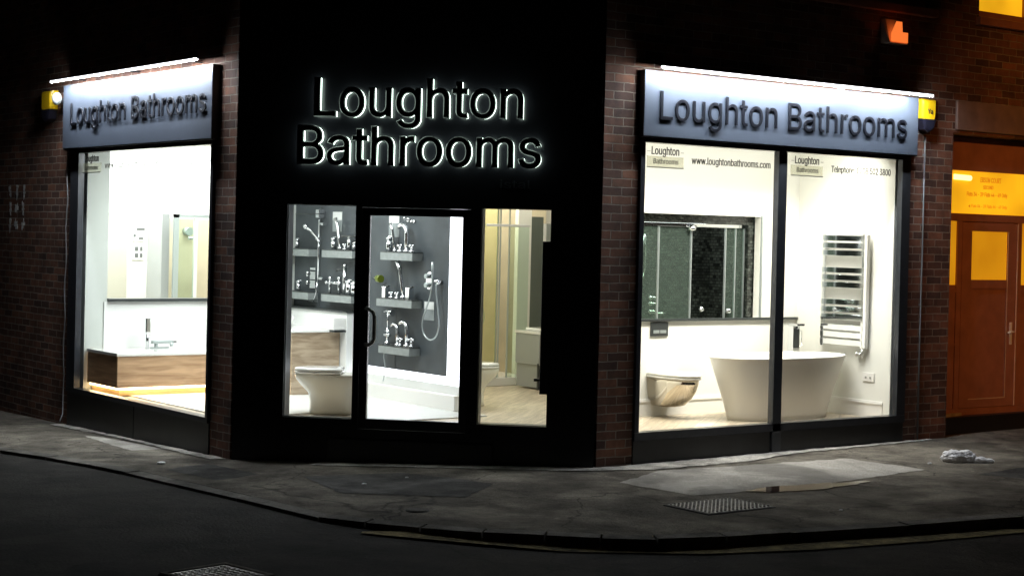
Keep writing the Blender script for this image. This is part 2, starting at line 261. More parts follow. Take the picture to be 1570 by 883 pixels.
GLYPHS = '[{"-":[[[263,244,337,244,337,226],[337,207,337,188,263,188],[188,188,114,188,114,207],[114,226,114,244,188,244]]],".":[[[108,-4,95,-4,83,-4],[72,0,63,9,54,18],[50,28,50,41,50,54],[54,65,63,73,72,82],[83,87,95,87,108,87],[119,82,128,73,137,65],[141,54,141,41,141,28],[137,18,128,9,119,0]]],"0":[[[264,-7,227,-7,189,-7],[157,3,130,24,103,45],[83,74,69,113,55,152],[48,199,48,254,48,309],[55,356,69,395,83,434],[104,464,130,484,157,505],[189,516,227,516,264,516],[296,505,323,484,350,464],[370,434,384,395,398,356],[405,309,405,254,405,199],[398,152,384,113,370,74],[350,45,323,24,297,3]],[[202,50,227,50,252,50],[273,58,290,74,308,90],[321,113,330,144,339,174],[344,211,344,254,344,297],[339,334,330,365,321,395],[308,419,290,435,273,451],[252,460,227,460,202,460],[180,451,163,435,146,419],[132,395,123,365,114,334],[109,297,109,254,109,211],[114,174,123,144,132,113],[146,90,163,74,180,58]]],"1":[[[181,0,76,0,76,18],[76,36,76,55,181,55],[286,55,391,55,391,36],[391,18,391,0,286,0]],[[250,509,276,509,276,339],[276,170,276,0,255,0],[234,0,212,0,212,149],[212,299,212,448,211,448],[210,448,209,448,168,418],[127,388,86,358,86,381],[86,404,86,427,123,454],[161,481,198,509,224,509]]],"2":[[[172,0,64,0,64,16],[64,32,64,47,121,108],[177,168,234,229,254,249],[270,267,282,282,295,298],[304,313,311,327,317,341],[320,356,320,371,320,390],[316,405,308,419,299,432],[288,442,273,449,259,456],[242,460,224,460,204,460],[187,456,172,447,158,439],[147,428,139,413,131,399],[127,382,127,362,107,362],[86,362,66,362,66,392],[72,419,86,442,100,465],[119,483,143,496,167,509],[194,516,225,516,255,516],[282,509,306,497,329,484],[348,467,361,445,374,424],[381,399,381,372,381,354],[378,335,371,318,364,300],[353,280,336,259,319,237],[296,211,267,180,229,140],[191,100,153,60,153,59],[153,58,153,57,231,57],[310,57,389,57,389,38],[389,19,389,0,281,0]]],"3":[[[252,-7,218,-7,187,-7],[158,-1,133,10,107,21],[86,37,70,57,54,78],[46,103,44,132,66,132],[87,132,109,132,111,114],[117,99,126,87,136,75],[149,65,165,59,181,53],[199,50,219,50,239,50],[258,53,275,61,292,68],[305,79,315,93,324,107],[329,124,329,145,329,163],[325,181,316,196,307,212],[293,224,275,234,256,243],[231,248,201,248,186,248],[172,248,157,248,157,265],[157,282,157,299,200,349],[244,399,288,448,288,450],[288,451,288,452,215,452],[142,452,70,452,70,471],[70,490,70,509,171,509],[272,509,372,509,372,493],[372,477,372,461,319,400],[265,339,211,278,211,282],[211,285,211,289,249,293],[281,288,308,276,335,263],[356,246,371,222,386,199],[393,173,393,145,393,115],[385,89,370,66,355,43],[335,25,309,12,282,0]]],"4":[[[164,105,40,105,40,123],[40,141,40,158,109,275],[178,392,247,509,268,509],[289,509,311,509,243,394],[176,280,109,166,109,165],[109,164,109,163,210,163],[312,163,413,163,413,144],[413,125,413,105,289,105]],[[302,0,282,0,282,40],[282,81,282,121,282,130],[282,138,282,146,282,203],[282,260,282,318,302,318],[322,318,343,318,343,212],[343,106,343,0,322,0]]],"5":[[[254,-7,221,-7,191,-7],[164,-1,140,11,116,23],[97,39,83,60,69,81],[61,104,60,130,81,130],[101,130,122,130,124,115],[129,101,138,89,147,77],[159,67,173,60,188,53],[204,50,221,50,242,50],[260,55,276,64,292,74],[305,87,314,104,323,121],[328,141,328,162,328,184],[323,204,314,221,304,238],[291,252,275,262,258,272],[239,277,218,277,201,277],[184,274,167,268,151,263],[138,255,128,246,108,248],[88,250,67,253,77,338],[86,423,96,509,186,509],[276,509,366,509,366,490],[366,471,366,452,294,452],[222,452,151,452,145,402],[139,352,134,301,135,301],[135,301,136,301,147,311],[161,319,178,325,194,331],[211,334,229,334,253,334],[274,329,294,321,313,313],[331,301,345,285,359,270],[371,252,379,231,387,210],[391,188,391,163,391,130],[384,101,369,76,354,50],[334,30,309,15,283,1]]],"8":[[[260,-7,226,-7,192,-7],[162,-1,136,11,109,24],[89,40,74,62,59,83],[52,108,52,135,52,157],[56,177,65,195,74,213],[86,229,101,241,116,253],[133,261,153,265,153,265],[153,266,153,267,128,273],[108,287,93,308,78,329],[70,353,70,380,70,406],[77,429,90,450,104,470],[122,486,146,498,169,510],[196,516,226,516,256,516],[283,510,306,498,329,486],[348,470,361,450,375,429],[382,406,382,380,382,353],[374,329,359,308,344,287],[325,273,300,267,300,266],[300,265,300,265,319,261],[336,253,351,241,366,229],[378,213,387,195,396,177],[401,157,401,135,401,108],[393,83,378,62,364,40],[343,24,317,11,291,-1]],[[204,49,226,49,249,49],[268,53,285,60,301,68],[314,78,323,91,332,105],[337,121,337,139,337,158],[332,174,322,189,313,203],[300,214,283,223,266,231],[247,235,226,235,205,235],[186,231,169,223,152,214],[139,203,130,189,120,174],[115,158,115,139,115,121],[120,105,129,91,138,78],[151,68,167,60,184,53]],[[208,290,226,290,244,290],[260,293,274,300,288,307],[299,318,307,330,315,343],[319,358,319,376,319,393],[315,407,308,420,300,433],[289,443,275,449,261,456],[245,460,226,460,208,460],[191,456,177,449,163,443],[152,433,145,420,137,407],[133,393,133,376,133,358],[137,343,145,330,152,318],[163,307,178,300,192,293]]],"9":[[[195,516,226,516,258,516],[286,508,310,494,335,480],[354,460,368,434,382,409],[389,380,389,347,389,323],[383,297,373,270,362,243],[343,209,315,168,277,112],[239,56,200,0,177,0],[154,0,130,0,187,83],[244,165,301,248,303,248],[305,248,307,248,303,238],[296,229,287,221,279,213],[269,207,257,202,245,197],[232,195,218,195,187,195],[160,201,137,214,114,227],[96,245,83,269,70,292],[64,320,64,352,64,384],[71,412,85,436,99,461],[118,480,143,494,167,508]],[[246,460,226,460,207,460],[189,456,174,446,159,437],[147,424,138,407,130,391],[125,372,125,352,125,330],[130,312,138,295,147,279],[159,266,174,257,189,248],[207,243,226,243,246,243],[263,248,279,257,294,266],[306,279,314,295,323,311],[327,330,327,350,327,372],[323,391,314,407,306,424],[294,437,279,446,264,456]]],":":[[[108,-4,95,-4,83,-4],[72,0,63,9,54,18],[50,28,50,41,50,54],[54,65,63,73,72,82],[83,87,95,87,108,87],[119,82,128,73,137,65],[141,54,141,41,141,28],[137,18,128,9,119,0]],[[108,271,95,271,83,271],[72,275,63,284,54,293],[50,304,50,316,50,329],[54,340,63,349,72,357],[83,362,95,362,108,362],[119,357,128,349,137,340],[141,329,141,316,141,304],[137,293,128,284,119,275]]],"A":[[[39,0,16,0,78,170],[140,339,201,509,226,509],[251,509,276,509,338,339],[401,170,463,0,440,0],[418,0,395,0,359,101],[323,202,287,302,281,321],[273,344,264,372,255,400],[245,435,232,478,236,478],[241,478,245,478,233,435],[222,399,213,371,204,343],[196,320,191,302,155,202],[120,101,85,0,62,0]],[[197,142,110,142,110,161],[110,180,110,199,197,199],[283,199,370,199,370,180],[370,161,370,142,283,142]]],"B":[[[122,0,60,0,60,170],[60,339,60,509,120,509],[181,509,241,509,276,509],[306,503,329,491,352,479],[369,462,381,442,392,422],[398,399,398,374,398,352],[394,334,387,320,379,306],[369,294,356,286,344,277],[330,271,315,267,315,265],[315,264,315,262,331,261],[347,255,363,245,379,235],[392,221,402,203,413,185],[418,163,418,136,418,111],[412,87,400,67,388,46],[370,30,344,18,319,6],[287,0,247,0,184,0]],[[125,115,125,57,165,57],[205,57,245,57,284,57],[313,65,330,80,347,95],[355,114,355,137,355,154],[351,170,342,184,334,198],[321,209,306,218,290,227],[271,231,248,231,207,231],[166,231,125,231,125,173]],[[125,341,125,285,162,285],[200,285,238,285,257,285],[273,289,288,296,303,303],[315,313,323,326,332,339],[336,355,336,372,336,395],[328,414,313,429,297,444],[273,452,240,452,202,452],[163,452,125,452,125,396]]],"C":[[[293,-7,267,-7,223,-7],[184,4,150,25,116,46],[89,76,70,115,50,154],[40,201,40,254,40,308],[50,354,70,393,89,432],[116,462,150,484,184,505],[223,516,267,516,293,516],[317,512,340,504,363,497],[384,486,402,471,420,457],[436,439,448,418,460,398],[468,374,473,348,451,348],[430,348,408,348,404,366],[398,381,389,395,381,408],[370,419,357,428,345,438],[331,444,315,449,300,454],[284,456,267,456,236,456],[208,448,184,432,159,417],[139,394,125,364,111,334],[103,297,103,254,103,211],[111,175,125,145,140,115],[159,92,184,76,209,61],[236,53,267,53,284,53],[300,55,315,60,331,65],[345,71,357,81,370,90],[381,101,389,114,398,128],[404,143,408,160,430,160],[451,160,473,160,469,135],[460,111,448,91,436,70],[421,52,402,38,384,23],[363,12,341,5,318,-3]]],"D":[[[271,0,219,0,178,0],[137,0,96,0,96,19],[96,38,96,57,136,57],[175,57,215,57,256,57],[291,65,318,81,345,97],[366,119,379,149,392,179],[399,214,399,255,399,296],[392,331,379,361,366,390],[346,412,320,428,293,444],[260,452,221,452,178,452],[136,452,93,452,93,471],[93,490,93,509,137,509],[181,509,225,509,275,509],[317,499,353,478,388,458],[415,429,433,391,452,353],[462,308,462,255,462,202],[452,157,433,119,414,81],[387,51,351,31,314,10]],[[103,509,125,509,125,339],[125,170,125,0,103,0],[82,0,60,0,60,170],[60,339,60,509,82,509]]],"E":[[[165,0,60,0,60,170],[60,339,60,509,164,509],[268,509,372,509,372,490],[372,471,372,452,290,452],[207,452,125,452,125,396],[125,341,125,286,202,286],[278,286,355,286,355,267],[355,248,355,229,278,229],[202,229,125,229,125,172],[125,114,125,57,208,57],[292,57,375,57,375,38],[375,19,375,0,270,0]]],"F":[[[82,0,60,0,60,170],[60,339,60,509,163,509],[266,509,369,509,369,490],[369,471,369,452,288,452],[206,452,125,452,125,394],[125,336,125,278,198,278],[272,278,346,278,346,259],[346,240,346,221,272,221],[198,221,125,221,125,147],[125,74,125,0,103,0]]],"L":[[[160,0,60,0,60,170],[60,339,60,509,82,509],[103,509,125,509,125,358],[125,208,125,57,203,57],[282,57,361,57,361,38],[361,19,361,0,261,0]]],"N":[[[82,0,60,0,60,170],[60,339,60,509,85,509],[111,509,136,509,205,400],[274,291,343,183,349,174],[355,164,363,151,370,138],[379,123,388,107,396,90],[405,73,414,55,411,55],[408,54,405,54,403,72],[401,90,401,108,400,126],[399,142,399,157,399,172],[399,185,399,195,399,300],[399,404,399,509,420,509],[442,509,463,509,463,339],[463,170,463,0,438,0],[412,0,387,0,325,97],[264,193,202,290,194,303],[186,316,177,331,169,345],[159,362,148,381,137,400],[123,424,108,452,111,453],[115,453,119,454,120,428],[121,405,122,384,123,362],[124,344,124,328,125,312],[125,300,125,291,125,194],[125,97,125,0,103,0]]],"O":[[[311,-7,267,-7,223,-7],[184,4,150,25,116,46],[90,76,70,115,50,154],[40,201,40,254,40,308],[50,354,70,393,90,432],[116,462,150,484,184,505],[223,516,267,516,311,516],[350,505,384,484,418,462],[444,432,464,393,483,354],[493,308,493,254,493,201],[483,154,464,115,444,76],[418,46,384,25,350,4]],[[236,53,267,53,297,53],[325,61,349,76,374,91],[394,114,408,144,423,174],[430,211,430,254,430,298],[423,335,408,365,394,395],[374,417,349,433,325,448],[297,456,267,456,236,456],[209,448,184,433,159,417],[140,394,125,364,111,334],[103,297,103,254,103,211],[111,174,125,144,140,114],[159,92,184,76,209,61]]],"R":[[[82,0,60,0,60,170],[60,339,60,509,119,509],[177,509,236,509,275,509],[307,502,333,489,359,475],[378,457,390,433,403,410],[409,382,409,352,409,321],[403,295,390,271,378,248],[359,230,333,217,307,204],[275,198,236,198,189,198],[143,198,96,198,96,217],[96,236,96,255,142,255],[188,255,234,255,260,255],[281,259,298,267,314,275],[326,286,334,300,341,315],[345,332,345,352,345,372],[341,390,334,405,326,420],[314,431,298,440,281,448],[259,452,233,452,197,452],[161,452,125,452,125,301],[125,151,125,0,103,0]],[[378,0,353,0,312,76],[271,153,230,229,254,229],[279,229,303,229,344,153],[386,76,428,0,403,0]]],"S":[[[263,-9,224,-9,187,-9],[155,-3,128,9,100,21],[79,38,64,60,49,82],[40,107,38,137,60,137],[82,137,104,137,106,117],[112,101,123,88,134,75],[149,65,166,59,184,52],[203,49,224,49,247,49],[268,53,286,60,304,68],[319,78,329,92,340,105],[346,121,346,139,346,155],[341,169,332,179,323,189],[311,198,296,205,281,211],[264,217,245,222,224,228],[204,234,184,239,142,251],[109,268,86,289,63,311],[52,339,52,372,52,401],[60,426,75,448,90,469],[111,486,138,498,164,510],[194,516,227,516,261,516],[290,510,316,498,342,486],[362,469,377,449,392,428],[400,404,401,378,380,378],[358,378,337,378,335,403],[323,423,302,437,281,451],[256,459,225,459,203,459],[184,455,167,448,151,441],[138,431,129,418,120,406],[115,391,115,376,115,358],[120,344,131,334,142,323],[154,314,169,308,184,302],[199,297,212,293,230,289],[247,284,264,279,279,275],[295,270,312,264,328,257],[344,248,359,238,373,227],[385,214,395,198,404,181],[408,162,408,139,408,111],[401,86,386,64,372,41],[351,24,323,11,296,-2]]],"T":[[[85,452,32,452,32,471],[32,490,32,509,160,509],[288,509,417,509,417,490],[417,471,417,452,363,452],[310,452,257,452,257,301],[257,151,257,0,235,0],[214,0,193,0,193,151],[193,301,193,452,139,452]]],"U":[[[299,-8,259,-8,219,-8],[184,0,154,15,124,31],[101,53,85,80,68,107],[60,138,60,173,60,285],[60,397,60,509,81,509],[103,509,124,509,124,399],[124,288,124,178,124,154],[130,132,141,113,152,94],[167,79,187,68,207,57],[231,52,259,52,287,52],[311,57,331,68,351,79],[366,94,377,113,387,132],[393,154,393,178,393,288],[393,399,393,509,414,509],[436,509,457,509,457,397],[457,285,457,173,457,138],[449,107,433,80,416,53],[393,31,363,15,334,0]]],"Y":[[[225,0,203,0,203,69],[203,139,203,208,141,308],[79,409,16,509,41,509],[66,509,91,509,125,454],[159,399,192,344,203,326],[213,309,222,292,231,275],[240,255,250,230,241,230],[232,230,224,230,233,255],[242,276,251,293,260,310],[270,327,280,344,314,399],[347,454,381,509,406,509],[430,509,455,509,393,409],[330,308,268,208,268,139],[268,69,268,0,247,0]]],"a":[[[182,-9,160,-9,136,-9],[114,-4,94,5,75,14],[59,27,48,45,36,62],[30,83,30,108,30,130],[35,147,43,161,52,175],[63,185,78,193,92,201],[108,207,125,211,143,215],[160,218,178,220,201,223],[219,225,234,227,248,228],[258,231,265,235,272,239],[276,245,276,255,276,255],[276,256,276,257,276,272],[273,286,267,297,261,308],[252,316,240,322,228,328],[213,331,196,331,178,331],[162,328,149,322,136,317],[126,309,118,301,110,292],[104,283,100,274,80,280],[61,285,41,291,50,314],[62,332,79,346,95,360],[113,369,133,375,153,381],[173,384,194,384,208,384],[223,383,239,379,255,376],[271,370,286,360,301,351],[313,338,322,320,332,303],[337,280,337,251,337,168],[337,84,337,0,317,0],[297,0,277,0,277,17],[277,35,277,52,275,52],[274,52,272,52,268,43],[261,34,252,25,243,15],[230,7,215,1,200,-5]],[[155,45,170,45,193,45],[212,50,228,59,243,68],[255,79,263,93,271,107],[276,122,276,138,276,155],[276,173,276,190,273,187],[268,184,259,182,251,180],[242,178,231,176,221,174],[210,172,200,171,190,170],[182,169,175,168,161,166],[147,163,134,159,121,154],[111,148,103,139,96,131],[92,119,92,105,92,92],[95,81,102,72,109,63],[118,57,130,52,142,48]]],"b":[[[261,-8,229,-8,206,-8],[187,-4,172,4,158,12],[146,21,138,31,129,42],[123,51,118,59,116,59],[114,59,112,59,112,39],[112,20,112,0,92,0],[72,0,53,0,53,170],[53,339,53,509,73,509],[93,509,114,509,114,446],[114,382,114,319,115,319],[117,319,118,319,123,327],[129,336,137,346,145,356],[157,365,171,373,186,381],[205,384,229,384,261,384],[289,376,313,361,337,345],[356,322,370,293,383,263],[390,229,390,189,390,149],[383,114,370,84,356,55],[337,32,313,16,289,0]],[[197,47,220,47,244,47],[263,53,279,66,295,78],[308,95,316,117,324,138],[328,162,328,189,328,216],[324,240,316,261,308,282],[296,299,280,311,264,324],[244,330,220,330,197,330],[177,324,161,312,145,300],[133,284,125,263,117,242],[113,217,113,189,113,161],[117,136,125,115,133,94],[146,77,162,65,178,53]]],"c":[[[226,-8,207,-8,173,-8],[143,0,117,16,91,33],[71,56,56,85,41,114],[34,149,34,187,34,227],[41,262,56,291,71,321],[91,343,117,360,143,376],[173,384,207,384,226,384],[243,382,260,377,276,372],[292,365,305,356,319,347],[330,335,340,322,350,309],[357,294,362,277,342,272],[322,267,303,262,300,272],[296,281,290,289,285,297],[278,305,270,311,262,317],[253,322,242,325,232,328],[220,330,207,330,182,330],[161,323,145,310,129,297],[116,280,108,258,100,237],[96,213,96,187,96,162],[100,139,108,117,116,96],[129,79,145,66,161,53],[182,46,207,46,220,46],[232,48,243,52,253,55],[263,60,271,66,279,72],[286,80,292,89,297,97],[301,107,304,117,324,112],[343,107,363,102,358,85],[351,70,341,56,332,43],[320,31,306,21,293,12],[277,4,261,-1,244,-6]]],"e":[[[238,-8,212,-8,175,-8],[143,0,117,16,90,33],[70,56,56,85,41,114],[34,148,34,187,34,226],[41,260,55,290,69,319],[89,343,115,359,141,376],[171,384,205,384,226,384],[246,381,266,374,285,367],[303,356,319,341,335,326],[348,306,357,282,366,258],[371,228,371,194,371,186],[371,178,371,169,272,169],[174,169,75,169,75,187],[75,204,75,221,163,221],[250,221,338,221,329,215],[319,208,310,202,310,227],[306,249,298,269,290,288],[278,303,263,314,247,325],[228,330,205,330,182,330],[163,325,146,313,130,302],[118,288,109,270,100,251],[96,232,96,211,96,200],[96,189,96,178,96,150],[101,126,110,106,120,87],[134,72,151,61,168,51],[189,46,212,46,228,46],[241,48,254,53,266,57],[277,64,285,73,294,82],[301,93,306,105,325,101],[345,96,365,91,359,71],[349,54,335,39,321,24],[303,13,283,4,262,-4]]],"g":[[[238,-151,207,-151,179,-151],[155,-147,134,-140,113,-132],[96,-123,82,-110,69,-98],[58,-84,51,-69,67,-60],[84,-50,101,-41,107,-49],[113,-57,122,-66,130,-75],[141,-82,154,-88,168,-94],[186,-97,207,-97,238,-97],[263,-90,282,-75,302,-60],[311,-37,311,-6,311,19],[311,44,311,68,310,68],[308,68,306,68,301,60],[295,51,287,41,278,32],[267,23,252,16,238,8],[219,5,195,5,164,5],[137,12,113,27,88,41],[69,62,55,90,41,118],[34,152,34,191,34,230],[41,264,55,293,69,322],[88,345,112,361,137,376],[165,384,196,384,220,384],[239,381,253,373,268,365],[280,356,288,346,297,336],[303,327,308,319,309,319],[311,319,313,319,313,339],[313,359,313,379,333,379],[353,379,372,379,372,250],[372,121,372,-9,372,-42],[365,-69,350,-90,335,-111],[316,-126,291,-136,266,-146]],[[181,59,205,59,228,59],[248,64,264,75,280,86],[292,101,300,121,308,141],[312,165,312,193,312,220],[308,243,300,264,292,284],[280,301,264,312,248,324],[228,330,205,330,181,330],[161,324,145,312,129,299],[117,283,109,262,100,242],[96,219,96,193,96,166],[100,143,109,123,117,103],[129,87,145,76,162,65]]],"h":[[[114,249,114,227,114,151],[114,76,114,0,93,0],[73,0,53,0,53,170],[53,339,53,509,73,509],[93,509,114,509,114,435],[114,361,114,287,110,287],[106,287,102,287,114,322],[131,347,152,362,174,377],[199,384,227,384,253,384],[276,379,295,369,315,358],[330,342,341,321,352,299],[357,273,357,240,357,160],[357,80,357,0,337,0],[316,0,296,0,296,78],[296,157,296,235,296,265],[288,288,273,304,258,321],[237,329,210,329,192,329],[175,325,161,317,146,309],[135,298,126,283,118,267]]],"i":[[[73,0,53,0,53,126],[53,253,53,379,73,379],[93,379,114,379,114,253],[114,126,114,0,93,0]],[[95,443,84,443,72,443],[62,447,54,455,45,462],[41,472,41,483,41,494],[45,504,54,512,62,520],[72,524,84,524,95,524],[106,520,114,512,122,504],[126,494,126,483,126,472],[122,462,114,455,106,447]]],"l":[[[147,-2,139,-2,110,-2],[88,5,74,20,60,35],[53,57,53,84,53,226],[53,367,53,509,73,509],[93,509,114,509,114,372],[114,235,114,99,114,81],[116,69,120,62,125,55],[133,52,146,52,152,52],[157,52,160,53,164,53],[167,54,170,54,173,37],[177,20,181,3,175,1],[169,0,162,-1,154,-2]]],"m":[[[73,0,53,0,53,126],[53,253,53,379,72,379],[92,379,112,379,112,351],[112,323,112,295,111,295],[109,295,108,295,113,316],[121,332,132,346,144,359],[157,369,172,376,187,383],[203,386,219,386,247,386],[270,378,287,361,305,344],[316,322,321,295,318,295],[315,295,312,295,317,313],[325,329,337,343,349,357],[364,367,381,375,398,382],[416,386,437,386,459,386],[479,381,497,372,515,362],[530,348,541,328,551,309],[557,285,557,255,557,170],[557,85,557,0,536,0],[516,0,496,0,496,85],[496,169,496,254,496,281],[488,301,473,313,457,325],[439,330,419,330,402,330],[387,327,374,320,362,313],[352,303,345,290,339,278],[335,263,335,247,335,165],[335,82,335,0,315,0],[295,0,274,0,274,87],[274,173,274,260,274,281],[267,298,253,311,239,324],[221,330,199,330,185,330],[171,327,158,320,144,313],[134,303,126,289,118,276],[114,258,114,238,114,159],[114,79,114,0,93,0]]],"n":[[[114,249,114,227,114,151],[114,76,114,0,93,0],[73,0,53,0,53,126],[53,253,53,379,72,379],[92,379,112,379,112,349],[112,318,112,287,109,287],[106,287,102,287,114,322],[131,347,152,362,174,377],[199,384,227,384,253,384],[276,379,295,369,314,358],[330,342,341,321,352,299],[357,273,357,240,357,160],[357,80,357,0,337,0],[316,0,296,0,296,78],[296,157,296,235,296,265],[288,288,273,304,258,321],[237,329,210,329,192,329],[175,325,161,317,146,309],[135,298,126,283,118,267]]],"o":[[[242,-8,207,-8,173,-8],[143,0,117,16,91,33],[71,56,56,85,41,114],[34,149,34,187,34,227],[41,262,56,291,71,321],[91,343,117,360,143,376],[173,384,207,384,242,384],[273,376,299,360,325,343],[345,321,359,291,374,262],[381,227,381,187,381,149],[374,114,359,85,345,56],[325,33,299,16,273,0]],[[182,46,207,46,233,46],[254,53,270,66,287,79],[299,96,307,117,315,139],[319,162,319,187,319,213],[315,236,307,258,299,280],[287,297,270,310,254,323],[233,330,207,330,182,330],[161,323,145,310,129,297],[116,280,108,258,100,237],[96,213,96,187,96,162],[100,139,108,117,116,96],[129,79,145,66,161,53]]],"p":[[[73,-143,53,-143,53,31],[53,205,53,379,72,379],[92,379,112,379,112,359],[112,339,112,319,114,319],[116,319,118,319,123,327],[129,336,137,346,145,356],[157,365,171,373,186,381],[205,384,229,384,261,384],[289,376,313,361,337,345],[356,322,370,293,383,263],[390,229,390,189,390,149],[383,114,370,84,356,55],[337,32,313,16,289,0],[261,-8,229,-8,206,-8],[187,-4,173,4,158,12],[146,21,138,31,130,42],[123,51,118,59,117,59],[115,59,114,59,114,-8],[114,-76,114,-143,93,-143]],[[197,47,220,47,244,47],[263,53,279,66,295,78],[308,95,316,117,324,138],[328,162,328,189,328,216],[324,240,316,261,308,282],[296,299,280,311,264,324],[244,330,220,330,197,330],[177,324,161,312,145,300],[133,284,125,263,117,242],[113,217,113,189,113,161],[117,136,125,115,133,94],[146,77,162,65,178,53]]],"r":[[[73,0,53,0,53,126],[53,253,53,379,72,379],[92,379,112,379,112,360],[112,340,112,321,113,321],[114,321,115,321,122,340],[135,355,152,367,170,379],[190,385,213,385,218,385],[223,385,229,384,235,384],[240,384,243,384,243,363],[243,343,243,322,242,323],[237,323,230,324,223,325],[215,326,207,326,189,326],[173,322,159,315,145,307],[134,297,126,284,118,270],[114,255,114,237,114,158],[114,79,114,0,93,0]]],"s":[[[211,-8,182,-8,156,-8],[133,-4,112,3,92,11],[75,23,62,38,49,53],[40,72,36,94,55,98],[74,102,94,107,99,86],[109,70,124,60,139,50],[158,45,181,45,208,45],[229,51,244,62,260,74],[268,87,268,103,268,116],[263,127,254,136,245,144],[231,151,212,155,191,160],[170,165,149,170,115,178],[89,191,72,208,55,225],[47,247,47,274,47,296],[53,315,65,332,77,348],[94,361,115,370,136,380],[160,384,187,384,213,384],[235,380,254,372,272,365],[287,353,299,339,310,325],[319,309,324,290,305,286],[287,281,268,277,263,292],[255,304,243,316,230,327],[212,333,187,333,165,333],[146,327,131,317,116,306],[109,293,109,277,109,263],[114,252,124,243,134,235],[150,228,172,223,191,218],[210,214,229,209,264,201],[290,188,306,171,323,154],[331,133,331,107,331,84],[325,64,312,47,300,30],[282,16,260,6,237,-3]]],"t":[[[138,379,204,379,204,362],[204,344,204,327,138,327],[72,327,6,327,6,344],[6,362,6,379,72,379]],[[65,345,65,471,85,471],[106,471,126,471,126,347],[126,222,126,98,126,81],[129,69,136,61,143,54],[154,50,170,50,174,50],[179,50,185,51,191,52],[197,53,202,54,206,36],[209,19,213,2,207,0],[200,-2,192,-3,184,-4],[176,-4,168,-4,136,-4],[110,4,92,21,74,38],[65,62,65,93,65,219]]],"u":[[[211,-5,182,-5,157,-5],[134,0,115,11,95,21],[80,37,69,59,58,80],[53,107,53,139,53,219],[53,299,53,379,73,379],[93,379,114,379,114,301],[114,222,114,144,114,114],[121,91,137,75,152,58],[173,50,200,50,218,50],[235,54,249,62,264,70],[275,81,283,97,292,112],[296,131,296,153,296,228],[296,304,296,379,316,379],[337,379,357,379,357,253],[357,126,357,0,337,0],[318,0,298,0,298,31],[298,61,298,92,301,92],[304,92,307,92,295,57],[279,32,257,17,235,2]]],"w":[[[158,0,138,0,99,126],[61,253,23,379,44,379],[66,379,87,379,103,324],[118,269,133,214,140,191],[147,165,154,137,161,108],[168,76,175,41,172,41],[168,41,165,41,172,75],[179,106,186,135,193,163],[199,190,206,214,221,269],[237,324,252,379,273,379],[295,379,316,379,332,324],[347,269,362,214,368,190],[375,164,382,136,388,107],[395,76,402,41,399,41],[395,41,391,41,399,75],[406,107,413,135,420,164],[427,190,434,214,449,269],[465,324,480,379,502,379],[523,379,545,379,506,253],[468,126,429,0,409,0],[389,0,368,0,352,57],[335,114,319,172,314,189],[309,207,305,225,300,243],[295,261,291,280,286,299],[281,318,277,338,281,338],[286,338,291,338,286,319],[281,299,277,280,272,261],[267,243,263,225,258,206],[253,189,248,172,231,114],[215,57,199,0,178,0]]],"y":[[[51,-140,47,-139,52,-121],[57,-103,61,-86,65,-86],[68,-87,71,-87,83,-90],[94,-91,104,-89,114,-87],[122,-82,130,-74,138,-66],[145,-53,151,-36,155,-24],[159,-13,163,-1,114,126],[66,252,17,379,40,379],[62,379,84,379,111,305],[138,230,165,155,174,132],[181,109,187,87,193,64],[199,42,206,21,198,21],[191,21,184,21,190,42],[196,64,202,87,209,110],[216,132,224,155,251,230],[278,305,305,379,327,379],[349,379,371,379,316,234],[260,88,204,-58,196,-78],[187,-94,177,-107,166,-120],[153,-129,139,-136,125,-142],[109,-145,91,-145,81,-145],[72,-144,65,-143,57,-142]]]},{"-":453,".":188,"0":453,"1":453,"2":453,"3":453,"4":453,"5":453,"8":453,"9":453,":":188,"A":480,"B":456,"C":510,"D":502,"E":419,"F":410,"L":393,"N":523,"O":533,"R":449,"S":447,"T":449,"U":517,"Y":472,"a":389,"b":424,"c":396,"e":404,"g":425,"h":410,"i":167,"l":189,"m":610,"n":410,"o":415,"p":424,"r":259,"s":365,"t":227,"u":410,"w":567,"y":389}]'
